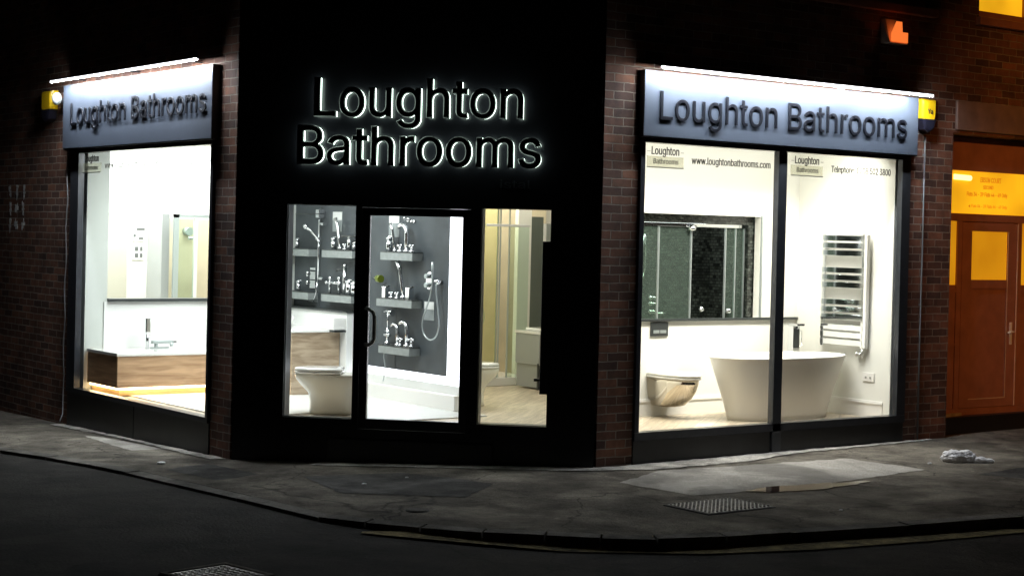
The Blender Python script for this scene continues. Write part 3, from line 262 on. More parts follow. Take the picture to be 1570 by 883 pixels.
# ------------------------------------------------------------------ mesh helpers
class MB:
    def __init__(s): s.bm = bmesh.new()
    def box(s, x0, x1, y0, y1, z0, z1, bev=0.0, mi=0):
        b = bmesh.new(); bmesh.ops.create_cube(b, size=1)
        for v in b.verts: v.co = Vector(((x0+x1)/2 + v.co.x*(x1-x0), (y0+y1)/2 + v.co.y*(y1-y0), (z0+z1)/2 + v.co.z*(z1-z0)))
        if bev: bmesh.ops.bevel(b, geom=b.edges[:], offset=bev, segments=2, affect='EDGES', profile=.5)
        for f in b.faces: f.material_index = mi
        s._add(b); return s
    def _add(s, b, mtx=None):
        if mtx: b.transform(mtx)
        me = bpy.data.meshes.new('tmp'); b.to_mesh(me); s.bm.from_mesh(me); bpy.data.meshes.remove(me); b.free()
    def cyl(s, p0, p1, r0, r1=None, n=20, cap=True):
        r1 = r0 if r1 is None else r1; p0, p1 = Vector(p0), Vector(p1); d = p1-p0
        b = bmesh.new(); bmesh.ops.create_cone(b, cap_ends=cap, segments=n, radius1=r0, radius2=r1, depth=d.length)
        for f in b.faces:
            if len(f.verts) == 4: f.smooth = True
        s._add(b, Matrix.Translation((p0+p1)/2) @ d.to_track_quat('Z', 'Y').to_matrix().to_4x4()); return s
    def tube(s, pts, r, n=10, cap=True):
        pts = [Vector(p) for p in pts]; rs = r if isinstance(r, (list, tuple)) else [r]*len(pts)
        rings = []; pn = None
        for i, p in enumerate(pts):
            t = (pts[min(i+1, len(pts)-1)] - pts[max(i-1, 0)]).normalized()
            if pn is None: pn = t.orthogonal().normalized()
            pn = (pn - t*pn.dot(t)).normalized(); bn = t.cross(pn)
            rings.append([s.bm.verts.new(p + (pn*math.cos(a) + bn*math.sin(a))*rs[i]) for a in [2*math.pi*k/n for k in range(n)]])
        for a, c in zip(rings, rings[1:]):
            for k in range(n):
                f = s.bm.faces.new((a[k], a[(k+1) % n], c[(k+1) % n], c[k])); f.smooth = True
        if cap:
            s.bm.faces.new(rings[0][::-1]); s.bm.faces.new(rings[-1])
        return s
    def loft(s, rings, cap0=True, cap1=True, smooth=True):
        vs = [[s.bm.verts.new(Vector(p)) for p in r] for r in rings]; n = len(vs[0])
        for a, c in zip(vs, vs[1:]):
            for k in range(n):
                f = s.bm.faces.new((a[k], a[(k+1) % n], c[(k+1) % n], c[k])); f.smooth = smooth
        if cap0: s.bm.faces.new(vs[0][::-1])
        if cap1: s.bm.faces.new(vs[-1])
        return s
    def prism(s, poly, z0, z1):
        return s.loft([[(x, y, z0) for x, y in poly], [(x, y, z1) for x, y in poly]], smooth=False)
    def ball(s, c, r, sx=1, sy=1, sz=1):
        b = bmesh.new(); bmesh.ops.create_uvsphere(b, u_segments=20, v_segments=12, radius=r)
        for v in b.verts: v.co = Vector((v.co.x*sx + c[0], v.co.y*sy + c[1], v.co.z*sz + c[2]))
        for f in b.faces: f.smooth = True
        s._add(b); return s
    def build(s, name, mt, parent=None, label=None):
        bmesh.ops.recalc_face_normals(s.bm, faces=s.bm.faces[:])
        me = bpy.data.meshes.new(name); s.bm.to_mesh(me); s.bm.free()
        for q in (mt if isinstance(mt, list) else [mt]): me.materials.append(q)
        o = bpy.data.objects.new(name, me); COL.objects.link(o); o.parent = parent
        if label: o['label'] = label
        return o
def B(*a, **k): return MB().box(*a, **k)
def tag(o, label, cat, group=None, kind=None):
    if label: o['label'] = label
    if cat: o['category'] = cat
    if group: o['group'] = group
    if kind: o['kind'] = kind
    return o
def thing(name, label, cat, mtx=None, group=None):
    o = bpy.data.objects.new(name, None); COL.objects.link(o); o.empty_display_size = .1
    if mtx is not None: o.matrix_world = mtx
    return tag(o, label, cat, group)
def struct(o): o['kind'] = 'structure'; return o
def dup(root, mtx, label, group=None):
    r = root.copy(); COL.objects.link(r); r.matrix_world = mtx; r['label'] = label
    if group: r['group'] = group
    for ch in list(root.children):
        c = ch.copy(); COL.objects.link(c); c.parent = r
        for g_ in list(ch.children):
            d = g_.copy(); COL.objects.link(d); d.parent = c
    return r
T = Matrix.Translation
def frame(o, ang): return T(Vector(o)) @ Matrix.Rotation(ang, 4, 'Z')
# facade frames: s runs right along the wall seen from the street, d goes into the building
PLX = -2.297
FR = Matrix.Identity(4); FL = frame((PLX, 2.297, 0), R(-90)); FC = frame((PLX, 2.297, 0), R(-45))
CW = 2.297*math.sqrt(2)
def gz(x, y): return .132 + .005*x - .0225*max(y, 0)

# ------------------------------------------------------------------ lettering (own outlines, no font file)
GL, ADV = json.loads(GLYPHS)
_GG = {}
def glyph_groups(ch):
    if ch in _GG: return _GG[ch]
    def ar(sp): return sum(a[2]*b[3]-b[2]*a[3] for a, b in zip(sp, sp[1:]+sp[:1]))
    def inside(sp, x, y):
        r = False
        for a, b in zip(sp, sp[1:]+sp[:1]):
            if (a[3] > y) != (b[3] > y) and x < (b[2]-a[2])*(y-a[3])/(b[3]-a[3])+a[2]: r = not r
        return r
    sps = GL[ch]; big = max(sps, key=lambda q: abs(ar(q))); sg = ar(big) > 0
    outs = [[q] for q in sps if (ar(q) > 0) == sg]
    for q in sps:
        if (ar(q) > 0) != sg:
            home = [o for o in outs if inside(o[0], q[0][2], q[0][3])] or outs; home[0].append(q)
    _GG[ch] = outs; return outs
def text_obj(body, cap, x0, x1, z0, depth, bev=0.0, offset=0.0, track=0.0):
    """one list of (mesh, centre x) per glyph; upright in the s-z plane, front at d = 0"""
    k = cap/509.0; w = 0; lay = []
    for ch in body:
        if ch == ' ': w += 200 + track; continue
        lay.append((ch, w)); w += ADV[ch] + track
    w -= 40 + track
    kx = (x1-x0)/w
    res = []
    for ch, px in lay:
      for grp in glyph_groups(ch):
        cu = bpy.data.curves.new('glyph', 'CURVE'); cu.dimensions = '2D'; cu.fill_mode = 'BOTH'; cu.resolution_u = 5 if cap > .15 else 2
        cu.extrude = max(.0002, depth/2 - offset); cu.bevel_depth = offset; cu.bevel_resolution = 0
        for sp in grp:
            s = cu.splines.new('BEZIER'); s.bezier_points.add(len(sp)-1); s.use_cyclic_u = True
            for bp, p in zip(s.bezier_points, sp):
                bp.handle_left_type = bp.handle_right_type = 'FREE'
                hl, co, hr = [((p[i]+px-20)*kx, p[i+1]*k, 0) for i in (0, 2, 4)]
                bp.handle_left, bp.co, bp.handle_right = hl, co, hr
        t = bpy.data.objects.new('glyph', cu); me = bpy.data.meshes.new_from_object(t)
        bpy.data.objects.remove(t); bpy.data.curves.remove(cu)
        me.transform(T((x0, 0, z0)) @ Matrix.Rotation(R(90), 4, 'X'))
        if grp is not glyph_groups(ch)[0]:      # strokes that cross are one letter; keep their faces 0.4 mm apart
            bm = bmesh.new(); bm.from_mesh(res[-1][1]); me.transform(T((0, .0004, 0))); bm.from_mesh(me); bm.to_mesh(res[-1][1]); bm.free(); bpy.data.meshes.remove(me)
        else: res.append((ch, me))
    return res
def add_text(parent, name, mt, body, cap, x0, x1, z0, d0, depth, label=None, **kw):
    """whole line as one mesh"""
    bm = bmesh.new()
    for ch, me in text_obj(body, cap, x0, x1, z0, depth, **kw):
        bm.from_mesh(me); bpy.data.meshes.remove(me)
    me = bpy.data.meshes.new(name); bm.to_mesh(me); bm.free(); me.transform(T((0, d0, 0))); me.materials.append(mt)
    o = bpy.data.objects.new(name, me); COL.objects.link(o); o.parent = parent
    if label: o['label'] = label
    return o

# ------------------------------------------------------------------ ground
KERB = [(-4.9, 30), (-4.3, 12), (-3.95, 6.5), (-3.72, 4.07), (-3.57, 3.35), (-3.47, 2.64), (-3.42, 1.97), (-3.40, 1.27), (-3.36, .12), (-3.27, -.93), (-3.1, -1.27), (-2.88, -1.62),
        (-2.62, -1.98), (-2.32, -2.28), (-2.06, -2.55), (-1.77, -2.78), (-1.3, -2.95), (-.8, -3.06), (.16, -3.28), (1.2, -3.47), (4, -3.85), (9, -4.3), (40, -7)]
INNER = [(-2.2, 30), (-2.2, 12), (-2.2, 6.5), (-2.2, 4.5), (-2.2, 3.8), (-2.2, 3.2), (-2.2, 2.8), (-2.2, 2.5), (-2.2, 2.25), (-1.9, 2.0), (-1.6, 1.7), (-1.3, 1.4),
         (-1.0, 1.1), (-.7, .8), (-.4, .5), (-.1, .2), (.1, .1), (.4, .1), (.9, .1), (1.6, .1), (4.2, .4), (9, .4), (40, .4)]
def hstep(x, y):   # how far the road lies below the pavement: nearly flush on the left, full kerb on the right
    t = min(max((-.7 - y)/1.6, 0), 1); t = t*t*(3-2*t); return .028 + .055*t
def offs(i, dist):
    a = Vector(KERB[max(i-1, 0)]); b = Vector(KERB[min(i+1, len(KERB)-1)]); t = (b-a).normalized(); n = Vector((t.y, -t.x))
    p = Vector(KERB[i]); q = Vector(INNER[i]); 
    if n.dot(q-p) < 0: n = -n
    return p + n*dist
KI = [offs(i, .13) for i in range(len(KERB))]
mb = MB(); rows = []
for p, q in zip(KI, INNER):
    rows.append([mb.bm.verts.new((p[0] + (q[0]-p[0])*t, p[1] + (q[1]-p[1])*t, gz(p[0] + (q[0]-p[0])*t, p[1] + (q[1]-p[1])*t))) for t in [k/8 for k in range(9)]])
for a, b in zip(rows, rows[1:]):
    for k in range(8): f = mb.bm.faces.new((a[k], a[k+1], b[k+1], b[k])); f.smooth = True
pave = tag(mb.build('pavement', M['pave']), None, None, kind='structure')
# kerb stones: one stone after another, with open joints
mb = MB()
for i in range(len(KERB)-1):
    a, b = Vector(KERB[i]), Vector(KERB[i+1]); c, d = KI[i], KI[i+1]; L = (b-a).length; n = max(1, round(L/.85))
    for k in range(n):
        g0, g1 = (k + (.008*n/L if L else 0))/n, (k+1 - .008*n/L)/n
        if g1 <= g0: continue
        q = [a.lerp(b, g0), a.lerp(b, g1), c.lerp(d, g1), c.lerp(d, g0)]
        jit = random.uniform(-.006, .006)
        top = [(p.x, p.y, gz(p.x, p.y)+.003+jit) for p in q]
        top[0] = (top[0][0], top[0][1], top[0][2]-.004); top[1] = (top[1][0], top[1][1], top[1][2]-.004)
        mb.loft([[(x, y, z-.28) for x, y, z in top], top], smooth=False)
tag(mb.build('kerb', M['kerb']), None, None, kind='structure')
# road: one sheet to the horizon, dropping away from the kerb line
mb = MB()
RO = [offs(i, .10) for i in range(len(KERB))]
cols = []
for i, p in enumerate(RO):
    outd = (Vector(KERB[i]) - RO[i]).normalized(); row = []
    for dist in (0, .12, .4, 1, 2, 4, 8, 20, 60, 220):
        q = p + outd*dist; base = gz(p[0], p[1]) - hstep(p[0], p[1])
        row.append(mb.bm.verts.new((q.x, q.y, base - .0*dist)))
    cols.append(row)
for a, b in zip(cols, cols[1:]):
    for k in range(9): f = mb.bm.faces.new((a[k], a[k+1], b[k+1], b[k])); f.smooth = True
tag(mb.build('road', M['road']), None, None, kind='structure')
tag(B(-400, 400, -400, 400, -1.6, -1.5).build('ground', M['road']), None, None, kind='structure')
def sheet(name, poly, mt, lift, zf=gz, label=None, cat=None, kind=None, jag=0.0):
    pts = []
    for i in range(len(poly)):
        a, b = Vector(poly[i]), Vector(poly[(i+1) % len(poly)]); n = max(1, int((b-a).length/.08)) if jag else 1
        for k in range(n):
            p = a.lerp(b, k/n); j = Vector((random.uniform(-jag, jag), random.uniform(-jag, jag))) if k else Vector((0, 0)); pts.append(p+j)
    mb = MB(); vt = [mb.bm.verts.new((p.x, p.y, zf(p.x, p.y)+lift)) for p in pts]; f = mb.bm.faces.new(vt)
    bmesh.ops.triangulate(mb.bm, faces=[f])
    return tag(mb.build(name, mt), label, cat, kind=kind)
sheet('pavement_patch', [(-.37, -.75), (.36, -.40), (2.43, -.64), (2.51, -1.48), (.92, -1.67), (-.30, -1.55)], M['patch'], .004, kind='structure', jag=.02)  # cement repair; its lower edge is drawn where the pool of light fades
sheet('pavement_patch', [(-2.60, 4.85), (-2.50, 4.60), (-2.45, 3.35), (-2.75, 3.37), (-2.72, 3.8)], M['patch'], .004, kind='structure', jag=.012)
sheet('pavement_patch', [(-2.35, .9), (-1.55, .62), (-1.3, -.3), (-1.9, -.75), (-2.6, -.1)], M['dkpatch'], .004, kind='structure', jag=.015)
sheet('pavement_patch', [(2.7, -1.9), (4.6, -1.7), (4.9, -2.7), (3.0, -2.9)], M['dkpatch'], .004, kind='structure', jag=.015)
sheet('pavement_patch', [(-3.1, 1.9), (-2.62, 2.1), (-2.6, 1.2), (-3.05, 1.05)], M['dkpatch'], .004, kind='structure', jag=.015)
sheet('pavement_edge', [(-1.75, 1.62), (-.6, .5), (.02, -.02), (.45, -.03), (2.2, -.03), (4.3, -.03), (4.3, -.10), (2.3, -.16), (1.4, -.36), (.35, -.34), (-.3, -.06), (-1.3, .9), (-1.95, 1.5)], M['rubble'], .008, kind='structure', jag=.02)
sheet('pavement_edge', [(-2.33, 6.1), (-2.33, 2.3), (-2.46, 2.35), (-2.44, 3.2), (-2.40, 4.5), (-2.46, 6.1)], M['rubble'], .008, kind='structure', jag=.015)
sheet('road_marking', [(-3.2, -1.40), (-2.78, -1.68), (-2.28, -2.46), (-1.56, -2.98), (-.85, -3.24), (.1, -3.44), (1.2, -3.60), (4, -3.98), (9, -4.43),
                       (9, -4.49), (4, -4.04), (1.2, -3.66), (.1, -3.50), (-.87, -3.30), (-1.59, -3.04), (-2.32, -2.51), (-2.82, -1.73), (-3.24, -1.45)][::-1], M['line'], .004, lambda x, y: max(gz(a[0], a[1]) - hstep(a[0], a[1]) for a in [min(KERB, key=lambda q: (q[0]-x)**2 + (q[1]-y)**2)])+.006, kind='structure')
# ------------------------------------------------------------------ the shop building
ZB, ZT = -.5, 7.6
shop = thing('shop_building', 'dark red brick corner building with three lit shop windows around a black angled entrance', 'building')
def wall(name, mtx, s0, s1, z0, z1, d0, d1, holes, mt, parent):
    ss = sorted({s0, s1, *[h[0] for h in holes], *[h[1] for h in holes]}); zs = sorted({z0, z1, *[h[2] for h in holes], *[h[3] for h in holes]})
    mb = MB()
    for a, b in zip(ss, ss[1:]):
        run = None
        for c, d in zip(zs, zs[1:]):
            ms, mz = (a+b)/2, (c+d)/2
            solid = not any(h[0] < ms < h[1] and h[2] < mz < h[3] for h in holes)
            if solid: run = (run[0], d) if run else (c, d)
            if (not solid or d == zs[-1]) and run: mb.box(a, b, d0, d1, run[0], run[1]); run = None
    if mtx is not None: mb.bm.transform(mtx)
    return mb.build(name, mt, parent)
wall('brick_wall', None, 0, 14, ZB, ZT, 0, .28, [(.40, 3.95, ZB, 3.02), (4.62, 14, ZB, 3.26), (2.35, 4.20, 4.47, 6.0), (4.98, 6.7, 4.47, 6.0)], M['brick'], shop)
wall('brick_wall', FL, -14, 0, ZB, ZT, 0, .28, [(-3.72, -.40, ZB, 3.0)], M['brick'], shop)
# black cladding of the angled corner with door and side light openings
DT = 2.265
SL, SD, SR_ = (.476, 1.096), (1.150, 2.11), (2.206, 2.815)
wall('corner_cladding', FC, 0.02, CW-.02, ZB, ZT, -.015, .20, [(*SL, .465, 2.335), (*SD, .385, 2.32), (*SR_, .465, 2.335)], M['clad'], shop)
mb = B(.9, 2.36, -.06, -.017, ZB, .30, bev=.008); mb.bm.transform(FC); mb.build('door_step', M['riser'], shop)
# upper floor windows
for x0, x1, lit in ((2.35, 4.20, False), (4.98, 6.7, True)):
    wn = MB()
    wn.box(x0+.002, x1-.002, .06, .13, 4.472, 4.55).box(x0+.002, x0+.07, .06, .13, 4.551, 5.99).box(x1-.07, x1-.002, .06, .13, 4.551, 5.99).box(x0+.071, x1-.071, .06, .13, 5.93, 5.99)
    wn.box((x0+x1)/2-.03, (x0+x1)/2+.03, .062, .128, 4.551, 5.93)
    wf = wn.build('window', M['redwood'], shop)
    B(x0-.06, x1+.06, -.07, .055, 4.385, 4.468, bev=.006).build('sill', M['redwood'], wf)
    B(x0+.071, x1-.071, .09, .10, 4.552, 5.929).build('pane', M['amber'] if lit else M['clad'], wf, 'amber lit pane' if lit else None)
# interior shell
def plan(name, poly, z0, z1, mt): return MB().prism(poly, z0, z1).build(name, mt, shop)
SHELL = [(-2.015, 9.2), (-2.015, 2.42), (.12, .285), (5.4, .285), (5.4, 9.2)]
struct(MB().prism([(-2.27, 9.2), (-2.27, 2.33), (-2.16, 2.21), (-.06, .11), (.03, .03), (4.0, .03), (5.4, .29), (5.4, 9.2)], .30, .36).build('floor', M['floor']))
plan('ceiling', [(-2.014, 9.2), (-2.014, 2.44), (.14, .286), (5.4, .286), (5.4, 9.2)], 3.2, 3.3, M['white'])
B(-2.01, 5.4, 9.2, 9.3, .3, 3.3).build('rear_wall', M['white'], shop)
B(5.4, 5.5, .285, 9.3, .3, 3.3).build('rear_wall', M['white'], shop)
B(3.97, 5.39, .2805, .29, .36, 3.19).build('wall_lining', M['cream'], shop)
B(-2.0165, -2.006, 2.45, 2.69, .36, 3.19).build('wall_lining', M['white'], shop)
B(-2.0165, -2.006, 6.02, 9.19, .36, 3.19).build('wall_lining', M['white'], shop)
# right window display: back wall with booth opening, side wall, left return
wall('display_wall', None, 1.2, 3.85, .36, 3.2, 1.38, 1.46, [(1.33, 3.285, 1.31, 2.36)], M['cream'], shop)
B(3.85, 3.95, .16, 1.46, .36, 3.2).build('display_wall', M['cream'], shop)
B(3.835, 3.948, .072, .158, .36, 3.2).build('display_wall', M['cream'], shop)
plan('display_wall', [(.36, .286), (.44, .286), (1.32, 1.379), (1.24, 1.379)], .36, 3.2, M['cream'])
B(1.201, 3.849, 1.352, 1.379, 1.293, 1.318, bev=.003).build('ledge', M['dark'], shop)
mb = MB(); mb.box(1.2, 3.848, 1.36, 1.379, .361, .53).box(1.2, 3.848, 1.352, 1.379, .50, .515).box(3.83, 3.849, .162, 1.359, .361, .53).box(3.822, 3.849, .162, 1.351, .50, .515)
mb.build('skirting', M['skirt'], shop)
# left window display: half wall with open view to the bright room behind
wall('display_wall', None, -2.222, .3, .36, 3.2, 5.80, 5.90, [(-1.975, -.62, 1.32, 3.2)], M['palegrey'], shop)
B(-1.974, -.621, 5.74, 5.90, 1.302, 1.335, bev=.003).build('ledge', M['dark'], shop)
B(-2.012, -.3, 5.785, 5.799, .361, 1.30).build('lower_wall_panel', M['white'], shop)
B(-1.09, -.83, 7.9, 8.0, .36, 2.27, bev=.01).build('door_leaf', M['leaf'], shop)
B(-2.012, 1.4, 8.0, 8.1, .36, 3.2).build('rear_wall', M['white'], shop)
B(1.4, 1.5, 5.9, 8.1, .36, 3.2).build('rear_wall', M['white'], shop)
struct(B(-2.012, -.35, 2.9, 5.78, .362, .372).build('display_floor', M['whitefloor']))
# slate wall behind the entrance
B(.301, .47, 2.42, 5.79, .36, 3.2).build('display_wall', M['white'], shop)
B(.272, .30, 2.66, 5.78, .69, 2.9).build('slate_panel', M['slate'], shop)
for y in (3.62, 4.42, 5.2): B(.2695, .2712, y, y+.006, .69, 2.9).build('panel_joint', M['dark'], shop)
B(.12, .27, 4.36, 5.78, .36, 1.235).build('boxed_wall', M['white'], shop)
B(.10, .268, 4.35, 5.779, 1.236, 1.252).build('ledge', M['dark'], shop)
B(.255, .299, 2.45, 2.655, .69, 2.9, bev=.004).build('light_panel', M['ledflat'], shop)
B(.272, .30, 2.45, 4.35, .61, .688).build('light_strip', M['ledflat'], shop)
B(.19, .30, 2.42, 4.35, .361, .52, bev=.006).build('skirting', M['skirt'], shop)
B(.27, .30, 2.42, 4.35, .521, .608).build('lower_wall_panel', M['white'], shop)
struct(B(-.9, .29, 2.0, 4.6, .362, .37).build('display_floor', M['whitefloor']))

# shop windows (a window is frame, mullion, glass, lettering)
def frame_box(mb, s0, s1, z0, z1, w, d0, d1):
    mb.box(s0, s1, d0, d1, z0, z0+w).box(s0, s1, d0, d1, z1-w, z1).box(s0, s0+w, d0+.002, d1-.002, z0+w, z1-w).box(s1-w, s1, d0+.002, d1-.002, z0+w, z1-w)
WR = MB(); WR.box(.402, 3.948, -.03, .07, .345, .415).box(.402, 3.948, -.03, .07, 2.945, 3.015).box(.402, .452, -.028, .068, .416, 2.944).box(3.825, 3.948, -.028, .032, .416, 2.944)
wr = WR.build('window', M['frame'], shop, 'wide two-pane shop window showing a white freestanding bath')
B(2.095, 2.205, -.03, .04, ZB, 2.944, bev=.004).build('mullion', M['frame'], wr)
B(3.70, 3.803, .03, .085, .416, 2.944, bev=.004).build('inner_jamb', M['frame'], wr) if False else None
B(.452, 2.095, .014, .022, .416, 2.944).build('glass', M['glass'], wr)
B(2.205, 3.825, .014, .022, .416, 2.944).build('glass', M['glass'], wr)
B(.402, 2.083, -.012, .06, ZB, .343, bev=.004).build('stall_riser', M['riser'], wr)
B(2.214, 3.948, -.012, .06, ZB, .343, bev=.004).build('stall_riser', M['riser'], wr)
for x in (.50, 2.29):
    st = B(x, x+.43, .006, .0135, 2.735, 2.83, bev=.001).build('sticker', M['plaque'], wr)
    add_text(st, 'lettering', M['print'], 'Loughton', .068, x+.05, x+.38, 2.846, .0085, .006, offset=.0015)
    add_text(st, 'lettering', M['print'], 'Bathrooms', .045, x+.07, x+.365, 2.765, .003, .004, offset=.001)
    B(x, x+.43, .002, .005, 2.728, 2.737).build('border', M['printlight'], st)
    for q in (x, x+.395): B(q, q+.035, .002, .005, 2.868, 2.873).build('border', M['printlight'], st)
add_text(wr, 'lettering', M['print'], 'www.loughtonbathrooms.com', .062, 1.03, 2.02, 2.782, .008, .006, offset=.0008)
add_text(wr, 'lettering', M['print'], 'Telephone: 0208 502 3800', .062, 2.84, 3.69, 2.782, .008, .006, offset=.0008)
WL = MB(); WL.box(-3.718, -.402, -.03, .07, .345, .395).box(-3.718, -.402, -.03, .07, 2.86, 2.995).box(-3.718, -3.50, -.028, .035, .396, 2.859).box(-.452, -.402, -.028, .068, .396, 2.859)
WL.bm.transform(FL); wl = WL.build('window', M['frame'], shop, 'left shop window showing a wood-panelled bath')
def LB(*a, **k):
    b = B(*a, **k); b.bm.transform(FL); return b
LB(-3.50, -.452, .000, .008, .396, 2.859).build('glass', M['glass'], wl)
LB(-3.718, -2.03, -.012, .06, ZB, .343, bev=.004).build('stall_riser', M['riser'], wl)
LB(-2.02, -.402, -.012, .06, ZB, .343, bev=.004).build('stall_riser', M['riser'], wl)
st = LB(-3.48, -3.0, .006, .0135, 2.655, 2.75, bev=.001).build('sticker', M['plaque'], wl)
def LT(parent, *a, **k):
    o = add_text(parent, *a, **k); o.data.transform(FL); return o
LT(st, 'lettering', M['print'], 'Loughton', .068, -3.43, -3.06, 2.766, .0085, .006, offset=.0015)
LT(st, 'lettering', M['print'], 'Bathrooms', .045, -3.41, -3.07, 2.68, .003, .004, offset=.001)
LB(-3.48, -3.0, .002, .005, 2.648, 2.657).build('border', M['printlight'], st)
LT(wl, 'lettering', M['printlight'], 'www.loughtonbathrooms.com', .062, -2.90, -1.60, 2.69, .008, .005)
LT(wl, 'lettering', M['printlight'], 'Tel: 0208 502 3800', .062, -1.40, -.47, 2.69, .008, .005)
# entrance glazing
def CBx(*a, **k):
    b = B(*a, **k); b.bm.transform(FC); return b
for s0, s1 in (SL, SR_):
    mb = MB(); frame_box(mb, s0+.001, s1-.001, .466, 2.334, .006, .01, .06); mb.bm.transform(FC)
    wf = mb.build('side_light', M['frame'], shop); CBx(s0+.007, s1-.007, .03, .038, .472, 2.328).build('glass', M['glass'], wf)
mb = MB(); mb.box(1.152, 1.222, .0, .05, .387, 2.318).box(2.042, 2.108, .0, .05, .387, 2.318).box(1.223, 2.041, .0, .05, .387, .474).box(1.223, 2.041, .0, .05, 2.25, 2.318); mb.bm.transform(FC)
door = mb.build('shop_door', M['black'], shop, 'black framed glass shop door with a curved pull handle')
CBx(1.223, 2.041, .02, .028, .475, 2.249).build('glass', M['glass'], door)
mb = MB(); hp = [(1.20, .0, 1.435), (1.22, -.05, 1.44), (1.25, -.075, 1.435), (1.285, -.083, 1.41), (1.298, -.085, 1.37), (1.298, -.085, 1.18), (1.285, -.083, 1.15), (1.25, -.075, 1.125), (1.22, -.05, 1.12), (1.20, .0, 1.125)]
mb.tube(hp, .017, n=12); mb.bm.transform(FC); mb.build('handle', mat('gunmetal_handle', (.42, .44, .44), .25, metal=.2), door)
# black post on the inside of the right side light
t = thing('door_closer_post', 'narrow black upright with a small latch against the right edge of the entrance side light', 'post', FC @ T((2.735, .06, .36)))
B(0, .075, 0, .03, .38, 1.70, bev=.004).build('post', M['black'], t)
B(-.05, .02, -.005, .02, .49, .515, bev=.003).build('latch', M['black'], t)

# ------------------------------------------------------------------ signs
def sign_board(F, s0, s1, z0, z1, label, x0, x1, zc, cap, side=1):
    sg = thing('shop_sign', label, 'sign', F @ T(((s0+s1)/2, 0, z0)), 'lit fascia signs over the windows')
    off = -(s0+s1)/2
    B(s0+off, s1+off, -.078, -.002, 0, z1-z0).build('fascia_box', M['black'], sg)
    B(s0+off+.004, s1+off-.004, -.084, -.0785, .012, z1-z0-.003).build('face_panel', M['alu'], sg)
    for ch, me in text_obj('Loughton Bathrooms', cap, x0+off, x1+off, zc-z0, .011, offset=.0006):
        me.transform(T((0, -.095, 0))); me.materials.append(M['letter']); me.name = 'letter'
        o = bpy.data.objects.new('letter', me); COL.objects.link(o); o.parent = sg
    return sg
sign_board(FR, .375, 3.975, 2.985, 3.565, 'long brushed metal sign reading Loughton Bathrooms over the right window', .53, 3.80, 3.145, .248)
sign_board(FL, -3.82, -.335, 2.90, 3.575, 'brushed metal sign reading Loughton Bathrooms over the left window', -3.60, -.43, 3.15, .225)
sg = thing('shop_sign', 'black letters reading Loughton Bathrooms with a white glow behind, above the entrance door', 'sign', FC @ T((CW/2, -.016, 2.6)))
def halo_line(body, cap, x0, x1, z0):
    fr = text_obj(body, cap, x0-CW/2, x1-CW/2, z0-2.6, .03, offset=.009); bk = text_obj(body, cap, x0-CW/2, x1-CW/2, z0-2.6, .03, offset=.005)
    for (c, a), (c2, b) in zip(fr, bk):
        a.transform(T((0, -.092, 0))); a.materials.append(M['black']); a.name = 'letter'
        o = bpy.data.objects.new('letter', a); COL.objects.link(o); o.parent = sg
        b.transform(T((0, -.045, 0))); b.materials.append(M['halo']); b.name = 'backlight'
        q = bpy.data.objects.new('backlight', b); COL.objects.link(q); q.parent = o
def cs(X): return (X-PLX)*math.sqrt(2) + .07
halo_line('Loughton', .325, cs(-1.848), cs(-.527), 3.105)
halo_line('Bathrooms', .325, cs(-1.948), cs(-.42), 2.69)
for ch, me in text_obj('istal', .07, cs(-.68)-CW/2, cs(-.49)-CW/2, -.09, .006):
    me.transform(T((0, -.004, 0))); me.materials.append(M['frame']); o = bpy.data.objects.new('small_letter', me); COL.objects.link(o); o.parent = sg
# light bars
def light_bar(F, s0, s1, z, d, label):
    t = thing('light_bar', label, 'lamp', F @ T(((s0+s1)/2, 0, z)), 'white light bars above the signs'); h = (s1-s0)/2
    B(-h, h, d-.012, d+.030, .010, .022, bev=.003).box(-h, h, d+.031, d+.037, -.004, .022).build('housing', M['zinc'], t)
    mb = MB(); q = [(d-.004, -.014), (d+.029, .008), (d+.029, .0095), (d-.004, .0095)]
    mb.loft([[(-h+.01, a, b) for a, b in q], [(h-.01, a, b) for a, b in q]], smooth=False); mb.build('diffuser', M['led'], t)
    B(-h+.004, h-.004, d-.012, d-.0045, -.014, .0095, bev=.002).build('front_lens', M['ledfront'], t)
    for k in (-.8, 0, .8): B(k*h-.012, k*h+.012, d+.038, -.003, .008, .02).build('bracket', M['zinc'], t)
light_bar(FR, .42, 3.96, 3.575, -.27, 'long white light bar above the right sign')
light_bar(FL, -3.78, -.38, 3.605, -.24, 'white light bar above the left sign')
mb = MB(); mb.tube([(2.6 + .1*k, -.27 + .02*k, 3.55 - .035*math.sin(math.pi*k/8)) for k in range(9)], .004, n=6)
tag(mb.build('hanging_cable', M['cable']), 'thin loose cable sagging below the right light bar', 'cable')
# alarm boxes
def alarm(F, s, z, label, sc=1.0, w=.22):
    t = thing('alarm_box', label, 'alarm', F @ T((s, 0, z)), 'yellow alarm boxes beside the signs')
    prof = [(-w/2, .17), (-w/2*.96, -.0), (-w/2*.6, -.12), (0, -.15), (w/2*.6, -.12), (w/2*.96, 0), (w/2, .17)]
    def ring(d, k): return [(x*k, d, y*k+.02) for x, y in prof]
    mb = MB(); mb.loft([ring(-.002, 1), ring(-.06, 1), ring(-.085, .93), ring(-.095, .8)], smooth=False); mb.build('cover', M['yellow'], t)
    mb = MB(); lo = [(-w/2*.97, -.03), (-w/2*.62, -.135), (0, -.165), (w/2*.62, -.135), (w/2*.97, -.03)]
    mb.loft([[(x, -.003, y+.02) for x, y in lo], [(x*1.01, -.092, y+.02) for x, y in lo], [(x*.8, -.104, y*.8+.01) for x, y in lo]], smooth=False); mb.build('lower_cover', M['navy'], t)
    return t
ta = alarm(FR, 4.13, 3.375, 'yellow alarm box with dark blue base beside the right sign')
